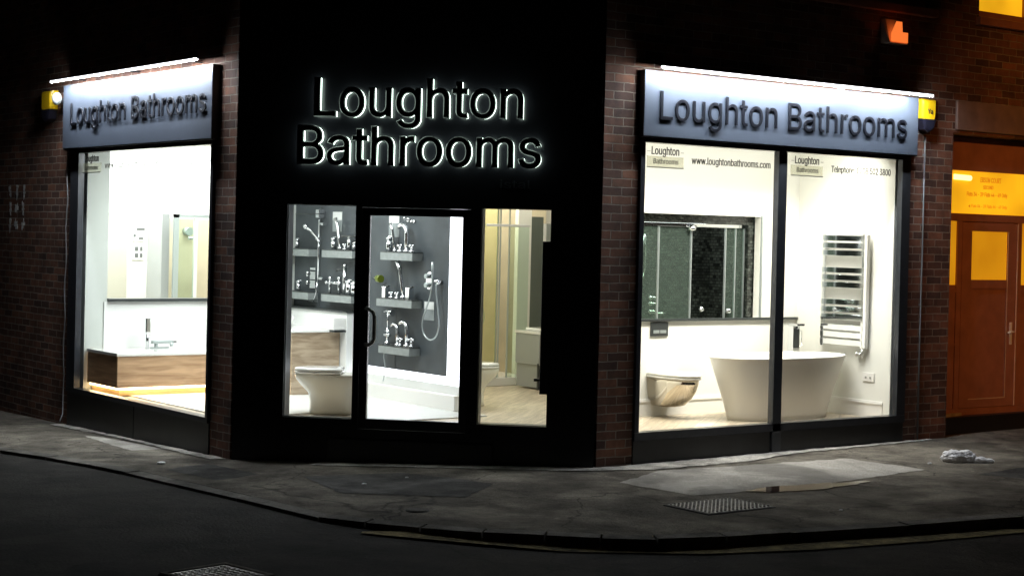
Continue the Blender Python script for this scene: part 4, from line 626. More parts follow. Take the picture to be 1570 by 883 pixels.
add_text(ta, 'lettering', M['navy'], 'Ya', .05, -.03, .045, .04, -.098, .006)
alarm(FL, -4.30, 3.36, 'yellow alarm box on the brick wall left of the left sign', w=.27)
t = thing('floodlight', 'small white round floodlight between the left alarm box and the sign', 'lamp', FL @ T((-3.88, 0, 3.42)))
MB().cyl((0, -.003, 0), (0, -.08, 0), .035).build('arm', M['zinc'], t)
MB().ball((0, -.13, .02), .062, 1, .8, 1.1).build('lamp_head', M['vanity'], t)
# hooded louvre high on the brick wall, taken for a lit orange lamp
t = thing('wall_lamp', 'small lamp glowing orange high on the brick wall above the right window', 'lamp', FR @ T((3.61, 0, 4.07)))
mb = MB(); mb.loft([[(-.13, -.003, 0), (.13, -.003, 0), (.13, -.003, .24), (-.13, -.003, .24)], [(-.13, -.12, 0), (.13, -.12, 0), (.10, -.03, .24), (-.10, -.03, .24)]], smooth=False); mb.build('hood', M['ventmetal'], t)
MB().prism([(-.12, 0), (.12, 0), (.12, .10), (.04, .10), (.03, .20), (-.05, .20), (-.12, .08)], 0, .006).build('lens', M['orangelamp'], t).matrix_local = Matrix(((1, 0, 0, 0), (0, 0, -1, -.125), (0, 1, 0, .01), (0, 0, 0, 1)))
# cable down the left wall and the pipe on the right pier
mb = MB(); mb.tube([(-2.302-.012, 6.12+.02*math.sin(k*1.3), 2.88-.02-(2.88)*k/22) for k in range(20)] + [(-2.34, 6.05, .10), (-2.40, 5.98, .03)], .008, n=8)
tag(mb.build('wall_cable', M['cable']), 'thin grey cable running down the brick beside the left window', 'cable')
mb = MB(); mb.tube([(4.17, -.012, 3.2), (4.172, -.012, 2.2), (4.168, -.012, 1.2), (4.17, -.012, .14)], .009, n=8)
for z in (.7, 1.5, 2.3, 3.0): mb.box(4.15, 4.19, -.014, -.001, z, z+.02)
tag(mb.build('wall_conduit', M['cable']), 'thin conduit running down the right brick pier below the alarm box', 'pipe')
# chalky marks on the left wall
for k, (zz) in enumerate((2.47, 2.28, 2.09)):
    for j in range(3):
        mb = MB(); cx = 7.45 + j*.2 + random.uniform(-.03, .03); base = random.uniform(0, 6); n = 26; poly = []
        for i in range(n):
            a = 2*math.pi*i/n; r_ = .045 + .018*math.sin(2*a+base) + .012*math.sin(5*a+base*2) + random.uniform(-.012, .012)
            poly.append((cx + r_*math.cos(a)*.9, zz + r_*1.25*math.sin(a)))
        mb.prism(poly, 0, .002)
        mb.bm.transform(Matrix(((0, 0, -1, -2.2975), (1, 0, 0, 0), (0, 1, 0, 0), (0, 0, 0, 1))))
        mb.build('paint_mark', M['chalk'], shop, 'faint chalky white smudge on the brick')
# ------------------------------------------------------------------ flats entrance to the right
en = thing('flats_entrance', 'red brown timber entrance with amber lit glass to the right of the shop', 'door', T((4.62, .25, 0)))
def EB(*a, **k): return B(*a, **k)
mb = EB(.0, 5, 0, .06, .33, .40).box(0, 5, 0, .06, 2.37, 2.45).box(0, 5, 0, .06, 2.90, 3.25)
for s in (0, .43, 1.44, 2.2, 3.2): mb.box(s, s+.075, .002, .058, .401, 2.369)
mb.build('door_frame', M['redwood'], en)
EB(0, 5, -.10, .05, ZB, .328, bev=.005).build('threshold', M['riser'], en)
tr = EB(.0, 5, .02, .03, 2.451, 2.899).build('transom_glass', M['amber'], en)
EB(.30, .68, .008, .018, 2.80, 2.85, bev=.02).build('glare', M['amberhot'], tr) if False else None
o = MB().cyl((.36, .012, 2.83), (.62, .012, 2.825), .028).build('lamp', M['amberhot'], tr, 'bright tube lamp showing in the glass')
add_text(tr, 'lettering', M['amberprint'], 'ERSON COURT', .05, .80, 1.15, 2.79, .0185, .002, offset=.002)
add_text(tr, 'lettering', M['amberprint'], 'SECOND', .035, .85, 1.02, 2.72, .0185, .002, offset=.002)
add_text(tr, 'lettering', M['amberprint'], 'Flats 34 - 39 Flats 44 - 49 Only', .04, .58, 1.26, 2.64, .0185, .002, offset=.002)
add_text(tr, 'lettering', M['amberprint'], 'Flats 34 - 39 Flats 44 - 49 Only', .03, .66, 1.26, 2.52, .0185, .002, offset=.001)
MB().prism([(.61, 2.53), (.64, 2.515), (.64, 2.55)], 0, .002).build('arrow', M['amberprint'], tr).matrix_local = Matrix(((1, 0, 0, 0), (0, 0, -1, .0195), (0, 1, 0, 0), (0, 0, 0, 1)))
dr = thing('door', None, None); dr.parent = en
bpy.data.objects.remove(dr)
mb = EB(.505, 1.435, -.004, .046, .405, .50).box(.505, 1.435, -.004, .046, 2.27, 2.362).box(.505, .66, -.004, .046, .501, 2.269).box(1.27, 1.435, -.004, .046, .501, 2.269).box(.661, 1.269, -.004, .046, 1.66, 1.755)
dr = mb.build('door', M['redwood'], en)
EB(.661, 1.269, .012, .03, .501, 1.659).build('lower_panel', M['redwood'], dr)
EB(.661, 1.269, .012, .03, 1.756, 2.269).build('glass', M['amberdim'], dr)
mb = EB(.655, 1.275, -.008, -.0045, .49, .50).box(1.265, 1.275, -.008, -.0045, .501, 2.27).box(1.425, 1.44, -.010, -.0045, .405, 2.362).build('trim', M['trimwood'], dr)  # trim coloured pale for the highlight on its lamp-facing edges
mb = MB(); mb.box(1.325, 1.365, -.014, -.0045, 1.06, 1.30, bev=.003).tube([(1.345, -.01, 1.2), (1.345, -.05, 1.2), (1.32, -.055, 1.2), (1.24, -.055, 1.195)], .01); mb.build('handle', M['skirt'], dr)
for a, b in ((.076, .429), (1.516, 2.199), (2.276, 3.199)):
    sp = EB(a, b, .015, .045, .401, 1.70).build('side_panel', M['redwood'], en)
    EB(a, b, .005, .014, 1.06, 1.09).box(a, b, .005, .014, 1.62, 1.66).build('rail', M['redwood'], sp)
    EB(a, b, .02, .03, 1.701, 2.369).build('side_glass', M['amberdim'], en)
B(4.64, 14, -.035, -.001, 3.29, 3.585, bev=.004).build('lintel', M['concrete'], shop)
B(4.62, 14, .32, .5, ZB, 3.26).build('rear_wall', M['redwood'], shop)
# ------------------------------------------------------------------ street details
def zg(x, y): return gz(x, y)
t = thing('drain_cover', 'rectangular studded metal cover set in the pavement before the right window', 'drain cover')
mhp = [(-.81, -1.83), (-.19, -1.79), (-.09, -2.24), (-.87, -2.24)]
mhp = [(-.80, -1.80), (-.16, -1.80), (-.16, -2.25), (-.80, -2.25)]
B(-.82, -.14, -2.27, -1.78, .06, zg(-.5, -2)+.006).build('surround', M['soil'], t)
B(-.80, -.16, -2.25, -1.80, .07, zg(-.5, -2)+.011, bev=.003).build('plate', M['iron'], t)
mb = MB()
for i in range(16):
    for j in range(11):
        x, y = -.78 + .04*i, -2.23 + .041*j
        mb.cyl((x, y, zg(x, y)+.010), (x, y, zg(x, y)+.021), .012, .007, n=6)
mb.build('stud_pattern', M['iron'], t)
t = thing('round_cover', 'small round stopcock cover near the kerb corner', 'drain cover', T((-2.53, -1.06, zg(-2.5, -1))))
MB().cyl((0, 0, -.03), (0, 0, .006), .085, n=28).build('ring', M['soil'], t); MB().cyl((0, 0, -.02), (0, 0, .010), .072, n=28).build('lid', M['kerb'], t)
rz = zg(-3.3, -1.2)-.05
t = thing('manhole_cover', 'iron manhole cover in the road at the bottom edge of the picture', 'manhole cover', T((-4.75, -2.33, .104)) @ Matrix.Rotation(R(10), 4, 'Z'))
B(-.24, .24, -.24, .24, -.02, .004).build('surround', M['soil'], t)
mb = B(-.235, .235, -.235, -.205, -.01, .014).box(-.235, .235, .205, .235, -.01, .014).box(-.235, -.205, -.204, .204, -.01, .014).box(.205, .235, -.204, .204, -.01, .014); mb.build('rim', M['kerb'], t)
mb = B(-.198, .198, -.198, .198, -.01, .008)
for i in range(8):
    for j in range(8): mb.box(-.18+.046*i, -.155+.046*i, -.18+.046*j, -.155+.046*j, .008, .014)
mb.build('lid', M['iron'], t)
pp = []
for k in range(60):
    a = 2*math.pi*k/60; rr = 1 + .16*math.sin(3*a+1) + .10*math.sin(7*a) + .05*math.sin(13*a+2)
    pp.append((.82 + .58*math.cos(a)*rr, -1.69 + .125*math.sin(a)*rr - .05*math.cos(a)))
sheet('puddle', pp, M['water'], .0075, label='shallow dark puddle on the pale pavement patch', cat='puddle')
# litter: crumpled plastic bag
t = thing('litter_bag', 'crumpled white plastic bag lying on the pavement near the flats entrance', 'litter', T((3.22, -1.33, zg(3.2, -1.3))) @ Matrix.Rotation(R(-38), 4, 'Z') @ Matrix.Scale(.85, 4))
def crumple(cx, cy, cz, rx, ry, rz_, seed):
    rnd = random.Random(seed); b = bmesh.new(); bmesh.ops.create_icosphere(b, subdivisions=5, radius=1)
    dirs = [(Vector((rnd.gauss(0, 1), rnd.gauss(0, 1), rnd.gauss(0, 1))).normalized(), rnd.uniform(3, 7), rnd.uniform(0, 6)) for _ in range(14)]
    for v in b.verts:
        n = v.co.normalized(); k = 1 + .05*sum(abs(math.sin(n.dot(d)*f + p)) - .6 for d, f, p in dirs) + .04*sum(abs(math.sin(n.dot(d)*f*3.3 + p)) - .6 for d, f, p in dirs[:7])
        v.co = Vector((cx + n.x*rx*k, cy + n.y*ry*k, max(.002, cz + n.z*rz_*k)))
    return b
mb = MB(); mb._add(crumple(-.10, 0, .05, .125, .085, .075, 1)); mb._add(crumple(.03, .015, .045, .10, .07, .08, 2)); mb._add(crumple(.16, 0, .025, .11, .055, .04, 3)); mb._add(crumple(.26, -.01, .02, .06, .03, .03, 4))
mb.build('bag', M['plastic'], t)
for k, (x, y, s) in enumerate([(2.85, -1.25, .02), (-2.95, 2.3, .035), (-2.2, .2, .02), (-1.7, .35, .015), (.2, -2.6, .015)]):
    mb = MB(); mb._add(crumple(0, 0, s*.3, s, s*.7, s*.35, 20+k)); mb.bm.transform(T((x, y, zg(x, y))))
    tag(mb.build('litter_scrap', M['plastic']), ['tiny white scrap beside the plastic bag', 'pale scrap near the kerb before the left window', 'small pale scrap before the entrance, left one', 'small pale scrap before the entrance, right one', 'tiny scrap by the drain cover'][k], 'litter', 'paper scraps on the pavement')

# ------------------------------------------------------------------ bathroom ware
def ell(a, b, z, cx=0, cy=0, n=48, p=2.0):
    out = []
    for k in range(n):
        t_ = 2*math.pi*k/n; c, s = math.cos(t_), math.sin(t_)
        out.append((cx + a*math.copysign(abs(c)**(2/p), c), cy + b*math.copysign(abs(s)**(2/p), s), z))
    return out
def dshape(W, L, z, back=0.0, n=36, fr=.55):
    """D outline: flat back at y = back, round front towards -y"""
    r = L*fr; out = []
    for k in range(n+1):
        a = -math.pi/2 + math.pi*k/n; out.append((W/2*math.sin(a), back - (L-r) - r*math.cos(a), z))
    out.append((W/2*.97, back, z)); out.append((-W/2*.97, back, z)); return out
# freestanding bath
t = thing('freestanding_bath', 'large white freestanding oval bath in the right window', 'bath', T((2.93, .73, .36)))
mb = MB(); secs = []
for k in range(13):
    u = k/12; z = .595*u; fl = u**1.15; secs.append(ell(.62 + .22*fl, .265 + .115*fl, z, p=2.25))
secs.append(ell(.85, .388, .608, p=2.25)); secs.append(ell(.853, .390, .618, p=2.25)); secs.append(ell(.845, .384, .624, p=2.25)); secs.append(ell(.815, .355, .624, p=2.25)); secs.append(ell(.805, .345, .612, p=2.25))
for k in range(1, 9):
    u = k/8; secs.append(ell(.80 - .22*u**1.3, .34 - .12*u**1.5, .61 - .45*u, p=2.3))
mb.loft(secs); mb.build('bath_body', M['solid'], t)
# tall bath filler
t = thing('bath_filler', 'tall square chrome and black tap standing behind the freestanding bath', 'tap', T((3.60, 1.17, .31)))
B(-.05, .05, -.04, .04, 0, .93, bev=.004).build('column', M['chrome'], t)
B(-.04, .035, -.046, -.041, .70, .90).build('front_plate', M['dark'], t)
B(-.055, .055, -.10, .045, .931, .955, bev=.004).build('spout', M['chrome'], t)
MB().tube([(.06, -.03, .88), (.085, -.03, .88), (.085, -.03, .72), (.06, -.03, .72)], .006).build('handset_bar', M['chrome'], t)
# wall hung toilet
t = thing('wall_hung_toilet', 'wall-hung toilet with gold-tinted chrome pan and white seat in the right window', 'toilet', T((1.94, 1.378, .36)))
mb = MB(); mb.loft([dshape(.20, .22, .115, fr=.45), dshape(.24, .27, .11, fr=.5), dshape(.27, .33, .13, fr=.5), dshape(.31, .42, .20, fr=.52), dshape(.335, .475, .27, fr=.54), dshape(.35, .505, .34, fr=.55), dshape(.355, .51, .385, fr=.55)]); mb.build('pan', M['gold'], t)
mb = MB(); mb.loft([dshape(.36, .525, .388, -.004), dshape(.375, .535, .395, -.002), dshape(.375, .535, .405, -.002), dshape(.36, .525, .412, -.004)]); mb.build('seat', M['ceram'], t)
mb = MB(); mb.loft([dshape(.37, .53, .416, -.006), dshape(.378, .537, .424, -.004), dshape(.372, .53, .438, -.006), dshape(.30, .44, .445, -.05)]); mb.build('lid', M['ceram'], t)
t = thing('flush_plate', 'dark grey dual flush plate on the wall above the wall-hung toilet', 'flush plate', T((1.91, 1.379, 1.145)))
B(-.115, .115, -.013, 0, 0, .138, bev=.003).build('plate', M['dark'], t)
B(-.085, -.005, -.018, -.0131, .03, .06, bev=.002).build('button', M['greymetal'], t); B(.005, .085, -.018, -.0131, .03, .06, bev=.002).build('button', M['greymetal'], t)
# towel radiator on the side wall
t = thing('towel_radiator', 'tall chrome flat-bar towel radiator on the side wall of the right display', 'radiator', T((3.849, .67, 1.05)) @ Matrix.Rotation(R(-90), 4, 'Z'))
# local: x -> -Y, y -> +X (wall at y=0), front at y<0
zs = []
z = 1.09
for gcount, gap in ((3, .10), (3, .10), (3, .03), (3, 0)):
    for k in range(gcount): zs.append(z); z -= .0755
    z -= gap
zs = [q - zs[-1] + .02 for q in zs]
for q in zs: B(-.30, .27, -.075, -.065, q, q+.058, bev=.003).build('bar', M['chrome'], t)
for x in (-.285, .255): B(x-.02, x+.02, -.0649, -.04, 0, zs[0]+.07, bev=.004).build('upright', M['chrome'], t)
B(.275, .315, -.078, -.03, 0, zs[0]+.07, bev=.006).build('side_rail', M['ceram'], t)
for x, zz in ((-.285, .1), (.255, .1), (-.285, 1.0), (.255, 1.0)): MB().cyl((x, -.04, zz), (x, 0, zz), .012).build('bracket', M['chrome'], t)
mb = MB(); mb.cyl((.255, -.05, -.10), (.255, -.05, 0), .012).cyl((.255, -.05, -.06), (.20, -.05, -.06), .018).ball((.19, -.05, -.06), .025); mb.build('valve', M['chrome'], t)
t = thing('wall_socket', 'white double wall socket low beside the freestanding bath', 'socket', T((3.849, .36, .72)) @ Matrix.Rotation(R(-90), 4, 'Z'))
B(-.075, .075, -.012, 0, 0, .09, bev=.003).build('face_plate', M['skirt'], t); B(-.04, -.02, -.016, -.0121, .03, .05).box(.02, .04, -.016, -.0121, .03, .05).build('switch', M['printlight'], t)

# dark mosaic shower booth seen through the opening
bt = thing('shower_booth', 'dark mosaic tiled shower booth with glass doors behind the right window display', 'shower')
B(1.62, 3.6, 2.35, 2.45, .36, 2.6).build('mosaic_wall', M['mosaic'], bt)
B(3.5, 3.6, 1.47, 2.349, .36, 2.6).build('mosaic_wall', M['mosaic'], bt)
B(1.55, 3.5, 1.47, 2.35, 2.62, 2.66).build('roof_panel', M['darkgreen'], bt)
mb = B(1.3, 3.21, 1.478, 1.50, 2.272, 2.36).box(3.212, 3.283, 1.478, 1.50, 1.32, 2.36); mb.build('mosaic_border', M['mosaic'], bt)
B(1.5, 3.20, 1.53, 1.56, 2.235, 2.272, bev=.003).build('top_rail', M['chrome'], bt)
for x in (1.72, 2.02, 2.46, 2.94, 3.08, 3.205): B(x, x+.014, 1.535, 1.555, .40, 2.234).build('glass_edge', M['greymetal'], bt)
for a, b in ((1.52, 2.01), (2.04, 2.45), (2.96, 3.20)): B(a, b, 1.543, 1.549, .40, 2.234).build('glass_panel', M['boothglass'], bt)
B(3.288, 3.312, 1.365, 1.379, 1.32, 2.37).build('chrome_edge', M['greymetal'], bt)
mb = MB(); mb.tube([(2.15, 1.9, 2.15), (2.13, 1.9, 2.0), (2.12, 1.9, 1.8), (2.14, 1.9, 1.7), (2.17, 1.9, 1.8), (2.17, 1.9, 2.0), (2.155, 1.9, 2.14)], .009); mb.build('hose', M['chrome'], bt)
mb = MB(); mb.tube([(2.12, 1.6, 2.30), (2.3, 1.6, 2.30), (2.46, 1.6, 2.30), (2.47, 1.6, 2.26)], .010).cyl((2.45, 1.52, 2.20), (2.45, 1.52, 2.25), .045); mb.build('shower_arm', M['chrome'], bt)
mb = MB()
for x, zz in ((2.30, 1.36), (2.30, 1.44), (2.30, 1.50)): mb.cyl((x-.04, 1.9, zz), (x+.05, 1.9, zz), .018).ball((x-.05, 1.9, zz), .026)
mb.cyl((2.3, 1.9, 1.34), (2.55, 1.9, 1.34), .012); mb.build('mixer_valve', M['chrome'], bt)
mb = MB(); mb.ball((2.60, 1.51, 1.40), .028).ball((2.98, 1.51, 1.38), .032); mb.build('door_knob', M['chrome'], bt)
for zz in (1.86, 2.19): B(1.75, 2.1, 2.0, 2.1, zz, zz+.01).build('glass_shelf', M['greymetal'], bt)

# left display: fitted bath
t = thing('panelled_bath', 'white fitted bath with brown wood panel and warm light underneath, in the left window', 'bath', T((-2.20, 5.0, .372)))
B(0, 1.82, 0, .785, .405, .44, bev=.006).build('rim', M['ceram'], t)
B(.015, 1.8, .012, .03, .085, .404).build('front_panel', M['oak'], t)
B(.012, .03, .0301, .78, .085, .404).build('end_panel', M['oak'], t)
B(.06, 1.8, .07, .77, 0, .056).build('plinth', M['tan'], t)
B(.03, 1.8, .035, .18, .064, .084).build('light_strip', M['ledwarm'], t)
B(.03, .10, .1801, .75, .064, .084).build('light_strip', M['ledwarm'], t)
# bath tap, left
t = thing('bath_mixer', 'chrome bath mixer with upright handset on the rim of the panelled bath', 'tap', T((-1.50, 5.55, .812)))
mb = MB(); mb.cyl((-.12, 0, 0), (-.12, 0, .17), .018).box(-.145, -.095, -.02, .02, .17, .33, bev=.008); mb.build('handset', M['chrome'], t)
mb = MB(); mb.cyl((-.02, 0, 0), (-.02, 0, .05), .02).box(-.07, .17, -.035, .03, .05, .085, bev=.006).cyl((.15, -.02, .02), (.15, -.02, .055), .02).box(-.08, .12, -.02, .02, 0, .015); mb.build('spout', M['greymetal'], t)
mb = MB(); mb.box(.12, .21, -.02, .01, .06, .075, bev=.003); mb.build('lever', M['dark'], t)
# bright room behind
t = thing('wall_poster', 'upper of the two grey photos on the bright wall through the left window', 'picture', T((-.65, 7.998, 1.93)), 'photos on the bright wall')
B(-.08, .08, -.012, 0, 0, .22).build('print', M['paper'], t); B(-.03, .075, -.016, -.0121, .13, .16).box(-.07, -.04, -.016, -.0121, .05, .08).box(0, .06, -.016, -.0121, .02, .045).build('image', M['ink'], t)
t = thing('wall_poster', 'lower of the two grey photos on the bright wall through the left window', 'picture', T((-.65, 7.998, 1.70)), 'photos on the bright wall')
B(-.08, .08, -.012, 0, 0, .19).build('print', M['paper'], t); B(-.045, -.005, -.016, -.0121, .11, .16).box(.02, .05, -.016, -.0121, .11, .16).box(-.045, -.005, -.016, -.0121, .03, .08).box(.02, .05, -.016, -.0121, .03, .08).build('image', M['ink'], t)
t = thing('shower_enclosure', 'framed glass shower with beige lining in the bright room behind the left window', 'shower', T((-.66, 7.0, .36)))
mb = B(0, .06, -.02, .02, 0, 1.9).box(0, .9, -.02, .02, 1.86, 1.9001); mb.build('frame', M['greymetal'], t)
B(.26, .30, -.02, .02, 0, 1.858).build('door_stile', M['ceram'], t)
B(.061, .259, -.004, .004, 0, 1.858).build('glass', M['shglass'], t)
B(.13, .9, .5, .55, 0, 1.85).build('lining', M['beige'], t); B(-.10, -.002, .1, .5, 0, 1.9).build('side_panel', M['vanity'], t)
mb = MB(); mb.cyl((.40, .40, 1.70), (.40, .50, 1.70), .05).cyl((.36, .35, 1.62), (.44, .35, 1.62), .02); mb.build('shower_head', M['greymetal'], t)

# floor-standing toilets behind the entrance
def floor_toilet(mtx, label):
    t = thing('floor_toilet', label, 'toilet', mtx, 'cream floor-standing toilets behind the entrance')
    secs = [dshape(.30, .50, 0, fr=.42), dshape(.29, .49, .05, fr=.42), dshape(.285, .49, .12, fr=.45), dshape(.30, .51, .2, fr=.5), dshape(.335, .58, .27, fr=.53), dshape(.36, .63, .33, fr=.55), dshape(.368, .645, .37, fr=.56), dshape(.36, .64, .385, fr=.56)]
    MB().loft(secs).build('pan', M['ceramc'], t)
    MB().loft([dshape(.36, .45, .388, -.19), dshape(.375, .46, .396, -.185), dshape(.375, .46, .404, -.185), dshape(.36, .45, .41, -.19)]).build('seat', M['ceram'], t)
    MB().loft([dshape(.368, .45, .414, -.19), dshape(.376, .46, .422, -.185), dshape(.365, .45, .436, -.19), dshape(.28, .35, .445, -.23)]).build('lid', M['ceram'], t)
    MB().cyl((-.155, -.12, .07), (-.142, -.12, .07), .008).build('fixing_cap', M['greymetal'], t)
    return t
ta = floor_toilet(T((-.60, 2.64, .36)) @ Matrix.Rotation(R(-128), 4, 'Z'), 'cream floor-standing toilet facing left behind the left side light')
ta.matrix_world = T((-.72, 2.67, .36)) @ Matrix.Rotation(R(-127), 4, 'Z')
dup(ta, T((.475, 3.16, .36)) @ Matrix.Rotation(R(53), 4, 'Z'), 'cream floor-standing toilet cut off by the left edge of the right side light')
# washstand against the boxed wall
t = thing('washstand', 'grey-brown cabinet with a white top and basin behind the toilet', 'washstand', T((-.02, 4.48, .362)))
B(-.45, .13, 0, 1.29, 0, .665, bev=.004).build('cabinet', M['cabinet'], t)
B(-.47, .13, -.02, 1.30, .666, .69, bev=.004).build('worktop', M['ceram'], t)
mb = MB(); mb.loft([ell(.15, .22, .691, -.15, .95, p=4), ell(.18, .26, .80, -.15, .95, p=4), ell(.165, .245, .80, -.15, .95, p=4), ell(.12, .18, .72, -.15, .95, p=4)]); mb.build('basin', M['ceram'], t)
t = thing('wall_cistern', 'white wall basin unit with a dark underside between the washstand and the door', 'basin', T((.119, 4.37, 1.03)))
B(-.16, 0, 0, .30, .02, .16, bev=.015).build('bowl', M['ceram'], t); B(-.15, 0, 0, .31, 0, .019).build('underside', M['dark'], t)
t = thing('basin_valve', 'small wall basin tap with two dark buttons above the washstand', 'tap', T((.119, 4.74, 1.14)))
mb = MB(); mb.cyl((-.02, 0, 0), (0, 0, 0), .035).tube([(-.02, 0, 0), (-.10, 0, 0), (-.11, 0, -.02)], .012); mb.build('body', M['chrome'], t)
mb = MB(); mb.cyl((-.012, .10, 0), (0, .10, 0), .014).cyl((-.012, .15, 0), (0, .15, 0), .014); mb.build('button', M['dark'], t)

# ------------------------------------------------------------------ slate wall: shelves, taps, showers (wall face X = .272, looking to -X)
WX = .271
SW = lambda y, z: T((WX, y, z)) @ Matrix.Rotation(R(-90), 4, 'Z')      # local x -> -Y (right in view), y<0 -> towards viewer
def shelf(y0, y1, z0, label, first=[None]):
    t = thing('wall_shelf', label, 'shelf', SW((y0+y1)/2, z0), 'pale box shelves on the slate wall')
    h = abs(y0-y1)/2
    B(-h, h, -.131, -.001, 0, .078, bev=.002).build('shelf_box', M['shelf'], t)
    B(-h-.002, h+.002, -.134, -.001, .0785, .086).build('shelf_top', M['shelftop'], t)
    return t
shelf(4.955, 4.32, 1.818, 'pale grey shelf with taps, upper one in the left side light')
shelf(4.95, 4.32, 1.338, 'pale grey shelf with taps, lower one in the left side light')
shelf(5.76, 5.25, 1.818, 'upper short shelf at the left edge of the slate wall')
shelf(5.76, 5.235, 1.338, 'lower short shelf at the left edge of the slate wall')
shelf(3.755, 3.15, 1.822, 'pale grey shelf with taps, topmost of the three behind the door glass')
shelf(3.81, 3.145, 1.342, 'pale grey shelf with taps, middle of the three behind the door glass')
shelf(3.75, 3.165, .858, 'pale grey shelf with taps, lowest of the three behind the door glass')
def arc(r, n=8, a0=180, a1=0, cx=0, cz=0, y=0): return [(cx + r*math.cos(R(a0 + (a1-a0)*k/n)), y, cz + r*math.sin(R(a0 + (a1-a0)*k/n))) for k in range(n+1)]
def tap(kind, y, z, label, sc=1.0):
    t = thing('tap', label, 'tap', SW(y, z) @ T((0, -.075, 0)) @ Matrix.Scale(sc, 4), 'display taps on the slate wall shelves')
    if kind == 'pillar':
        MB().cyl((0, 0, 0), (0, 0, .085), .022).cyl((0, 0, .085), (0, 0, .10), .026).build('body', M['chrome'], t)
        MB().box(-.008, .05, -.008, .008, .102, .112, bev=.003).build('lever', M['chrome'], t)
    elif kind == 'square':
        B(-.032, .032, -.025, .025, 0, .105, bev=.004).build('body', M['chrome'], t); B(-.034, .05, -.012, .012, .106, .118, bev=.003).build('lever', M['dark'], t)
    elif kind == 'low':
        MB().cyl((0, 0, 0), (0, 0, .02), .03, .026).cyl((0, 0, .02), (0, 0, .05), .016).build('body', M['chrome'], t)
        MB().cyl((-.03, 0, .055), (.03, 0, .06), .009).cyl((0, -.03, .057), (0, .03, .057), .009).build('cross_handle', M['chrome'], t)
    elif kind == 'tall':
        MB().cyl((0, 0, 0), (0, 0, .30), .021).build('body', M['chrome'], t)
        MB().tube([(.0, 0, .27), (-.14, -.01, .262), (-.15, -.01, .25)], .014).build('spout', M['dark'], t)
        MB().cyl((0, 0, .303), (0, 0, .325), .022).build('lever', M['chrome'], t)
    elif kind == 'arc':
        MB().tube([(.03, 0, 0), (.03, 0, .13)] + arc(.075, 7, 10, 130, cx=-.045, cz=.14)[1:], [.02]*2 + [.018]*7).build('spout', M['chrome'], t)
        MB().cyl((.03, 0, 0), (.03, 0, .02), .03).build('base', M['chrome'], t)
    elif kind == 'wide':
        MB().tube([(-.16, 0, .125), (-.08, 0, .13), (0, 0, .13), (.16, 0, .125)], .011).build('spout', M['dark'], t)
        MB().cyl((0, 0, 0), (0, 0, .125), .02).build('body', M['chrome'], t)
    elif kind == 'bridge':
        MB().cyl((-.09, 0, 0), (-.09, 0, .15), .014).cyl((.09, 0, 0), (.09, 0, .15), .014).cyl((-.14, 0, .11), (.13, 0, .11), .016).build('body', M['chrome'], t)
        MB().ball((-.16, 0, .11), .02).ball((.09, 0, .16), .02).ball((-.09, 0, .16), .02).build('knob', M['chrome'], t)
    elif kind == 'wand':
        MB().cyl((0, 0, 0), (0, 0, .03), .025).build('base', M['chrome'], t)
        MB().tube([(0, 0, .02), (-.03, 0, .12), (-.06, 0, .24), (-.09, -.01, .31)], [.012, .014, .016, .022]).build('handset', M['chrome'], t)
    elif kind == 'cross':
        MB().cyl((0, 0, 0), (0, 0, .02), .028, .02).cyl((0, 0, .02), (0, 0, .06), .012).build('body', M['chrome'], t)
        MB().cyl((-.045, 0, .07), (.045, 0, .07), .009).cyl((0, -.045, .07), (0, .045, .07), .009).ball((0, 0, .075), .016).build('cross_handle', M['chrome'], t)
    return t
nm = lambda what, i, where: '%s, %s on the %s' % (what, i, where)
S1, S2, S3, S4, S5 = 'upper shelf in the left side light', 'lower shelf in the left side light', 'top shelf behind the door', 'middle shelf behind the door', 'lowest shelf behind the door'
Z1, Z2, Z3 = 1.906, 1.426, .944
tap('pillar', 4.80, Z1, nm('chrome pillar tap', 'leftmost', S1), 1.25); tap('wand', 4.66, Z1, nm('slanting handset', 'second', S1), 1.1); tap('low', 4.56, Z1, nm('low tap', 'third', S1))
tap('wide', 4.47, Z1, nm('tap with wide dark spout', 'fourth', S1), 1.15); tap('pillar', 4.37, Z1, nm('small pillar tap', 'rightmost', S1), .8)
tap('bridge', 4.76, Z2, nm('bridge mixer', 'leftmost', S2), 1.05); tap('tall', 4.55, Z2, nm('tall tap with dark spout', 'second', S2)); tap('pillar', 4.46, Z2, nm('pillar tap', 'third', S2), 1.5); tap('pillar', 4.36, Z2, nm('pillar tap', 'rightmost', S2), 1.35)
tap('pillar', 3.67, Z3+.962, nm('pillar tap with dark arm', 'leftmost', S3), 1.5); tap('wand', 3.56, Z1, nm('bright handset', 'second', S3), .95); tap('low', 3.46, Z1, nm('low tap', 'third', S3), 1.2)
tap('arc', 3.38, Z1, nm('arched spout', 'fourth', S3), 1.3); tap('low', 3.24, Z1, nm('low square tap', 'rightmost', S3), 1.2)
tap('square', 3.72, Z2, nm('square tap', 'leftmost', S4), 1.1); tap('low', 3.61, Z2, nm('low tap', 'second', S4)); tap('low', 3.50, Z2, nm('low tap', 'third', S4)); tap('wand', 3.38, Z2, nm('tall white handset', 'fourth', S4), 1.25); tap('square', 3.27, Z2, nm('square tap', 'rightmost', S4), 1.15)
tap('arc', 3.50, Z3, nm('curved tap', 'leftmost', S5), 1.0); tap('cross', 3.42, Z3, nm('cross-head tap', 'second', S5), 1.0); tap('arc', 3.33, Z3, nm('arched spout', 'third', S5), 1.15); tap('cross', 3.21, Z3, nm('cross-head tap', 'rightmost', S5), 1.1)
tap('pillar', 5.60, Z1, 'small tap on the upper short shelf at the left edge', 1.0); tap('pillar', 5.55, Z2, 'small tap on the lower short shelf at the left edge', 1.1)
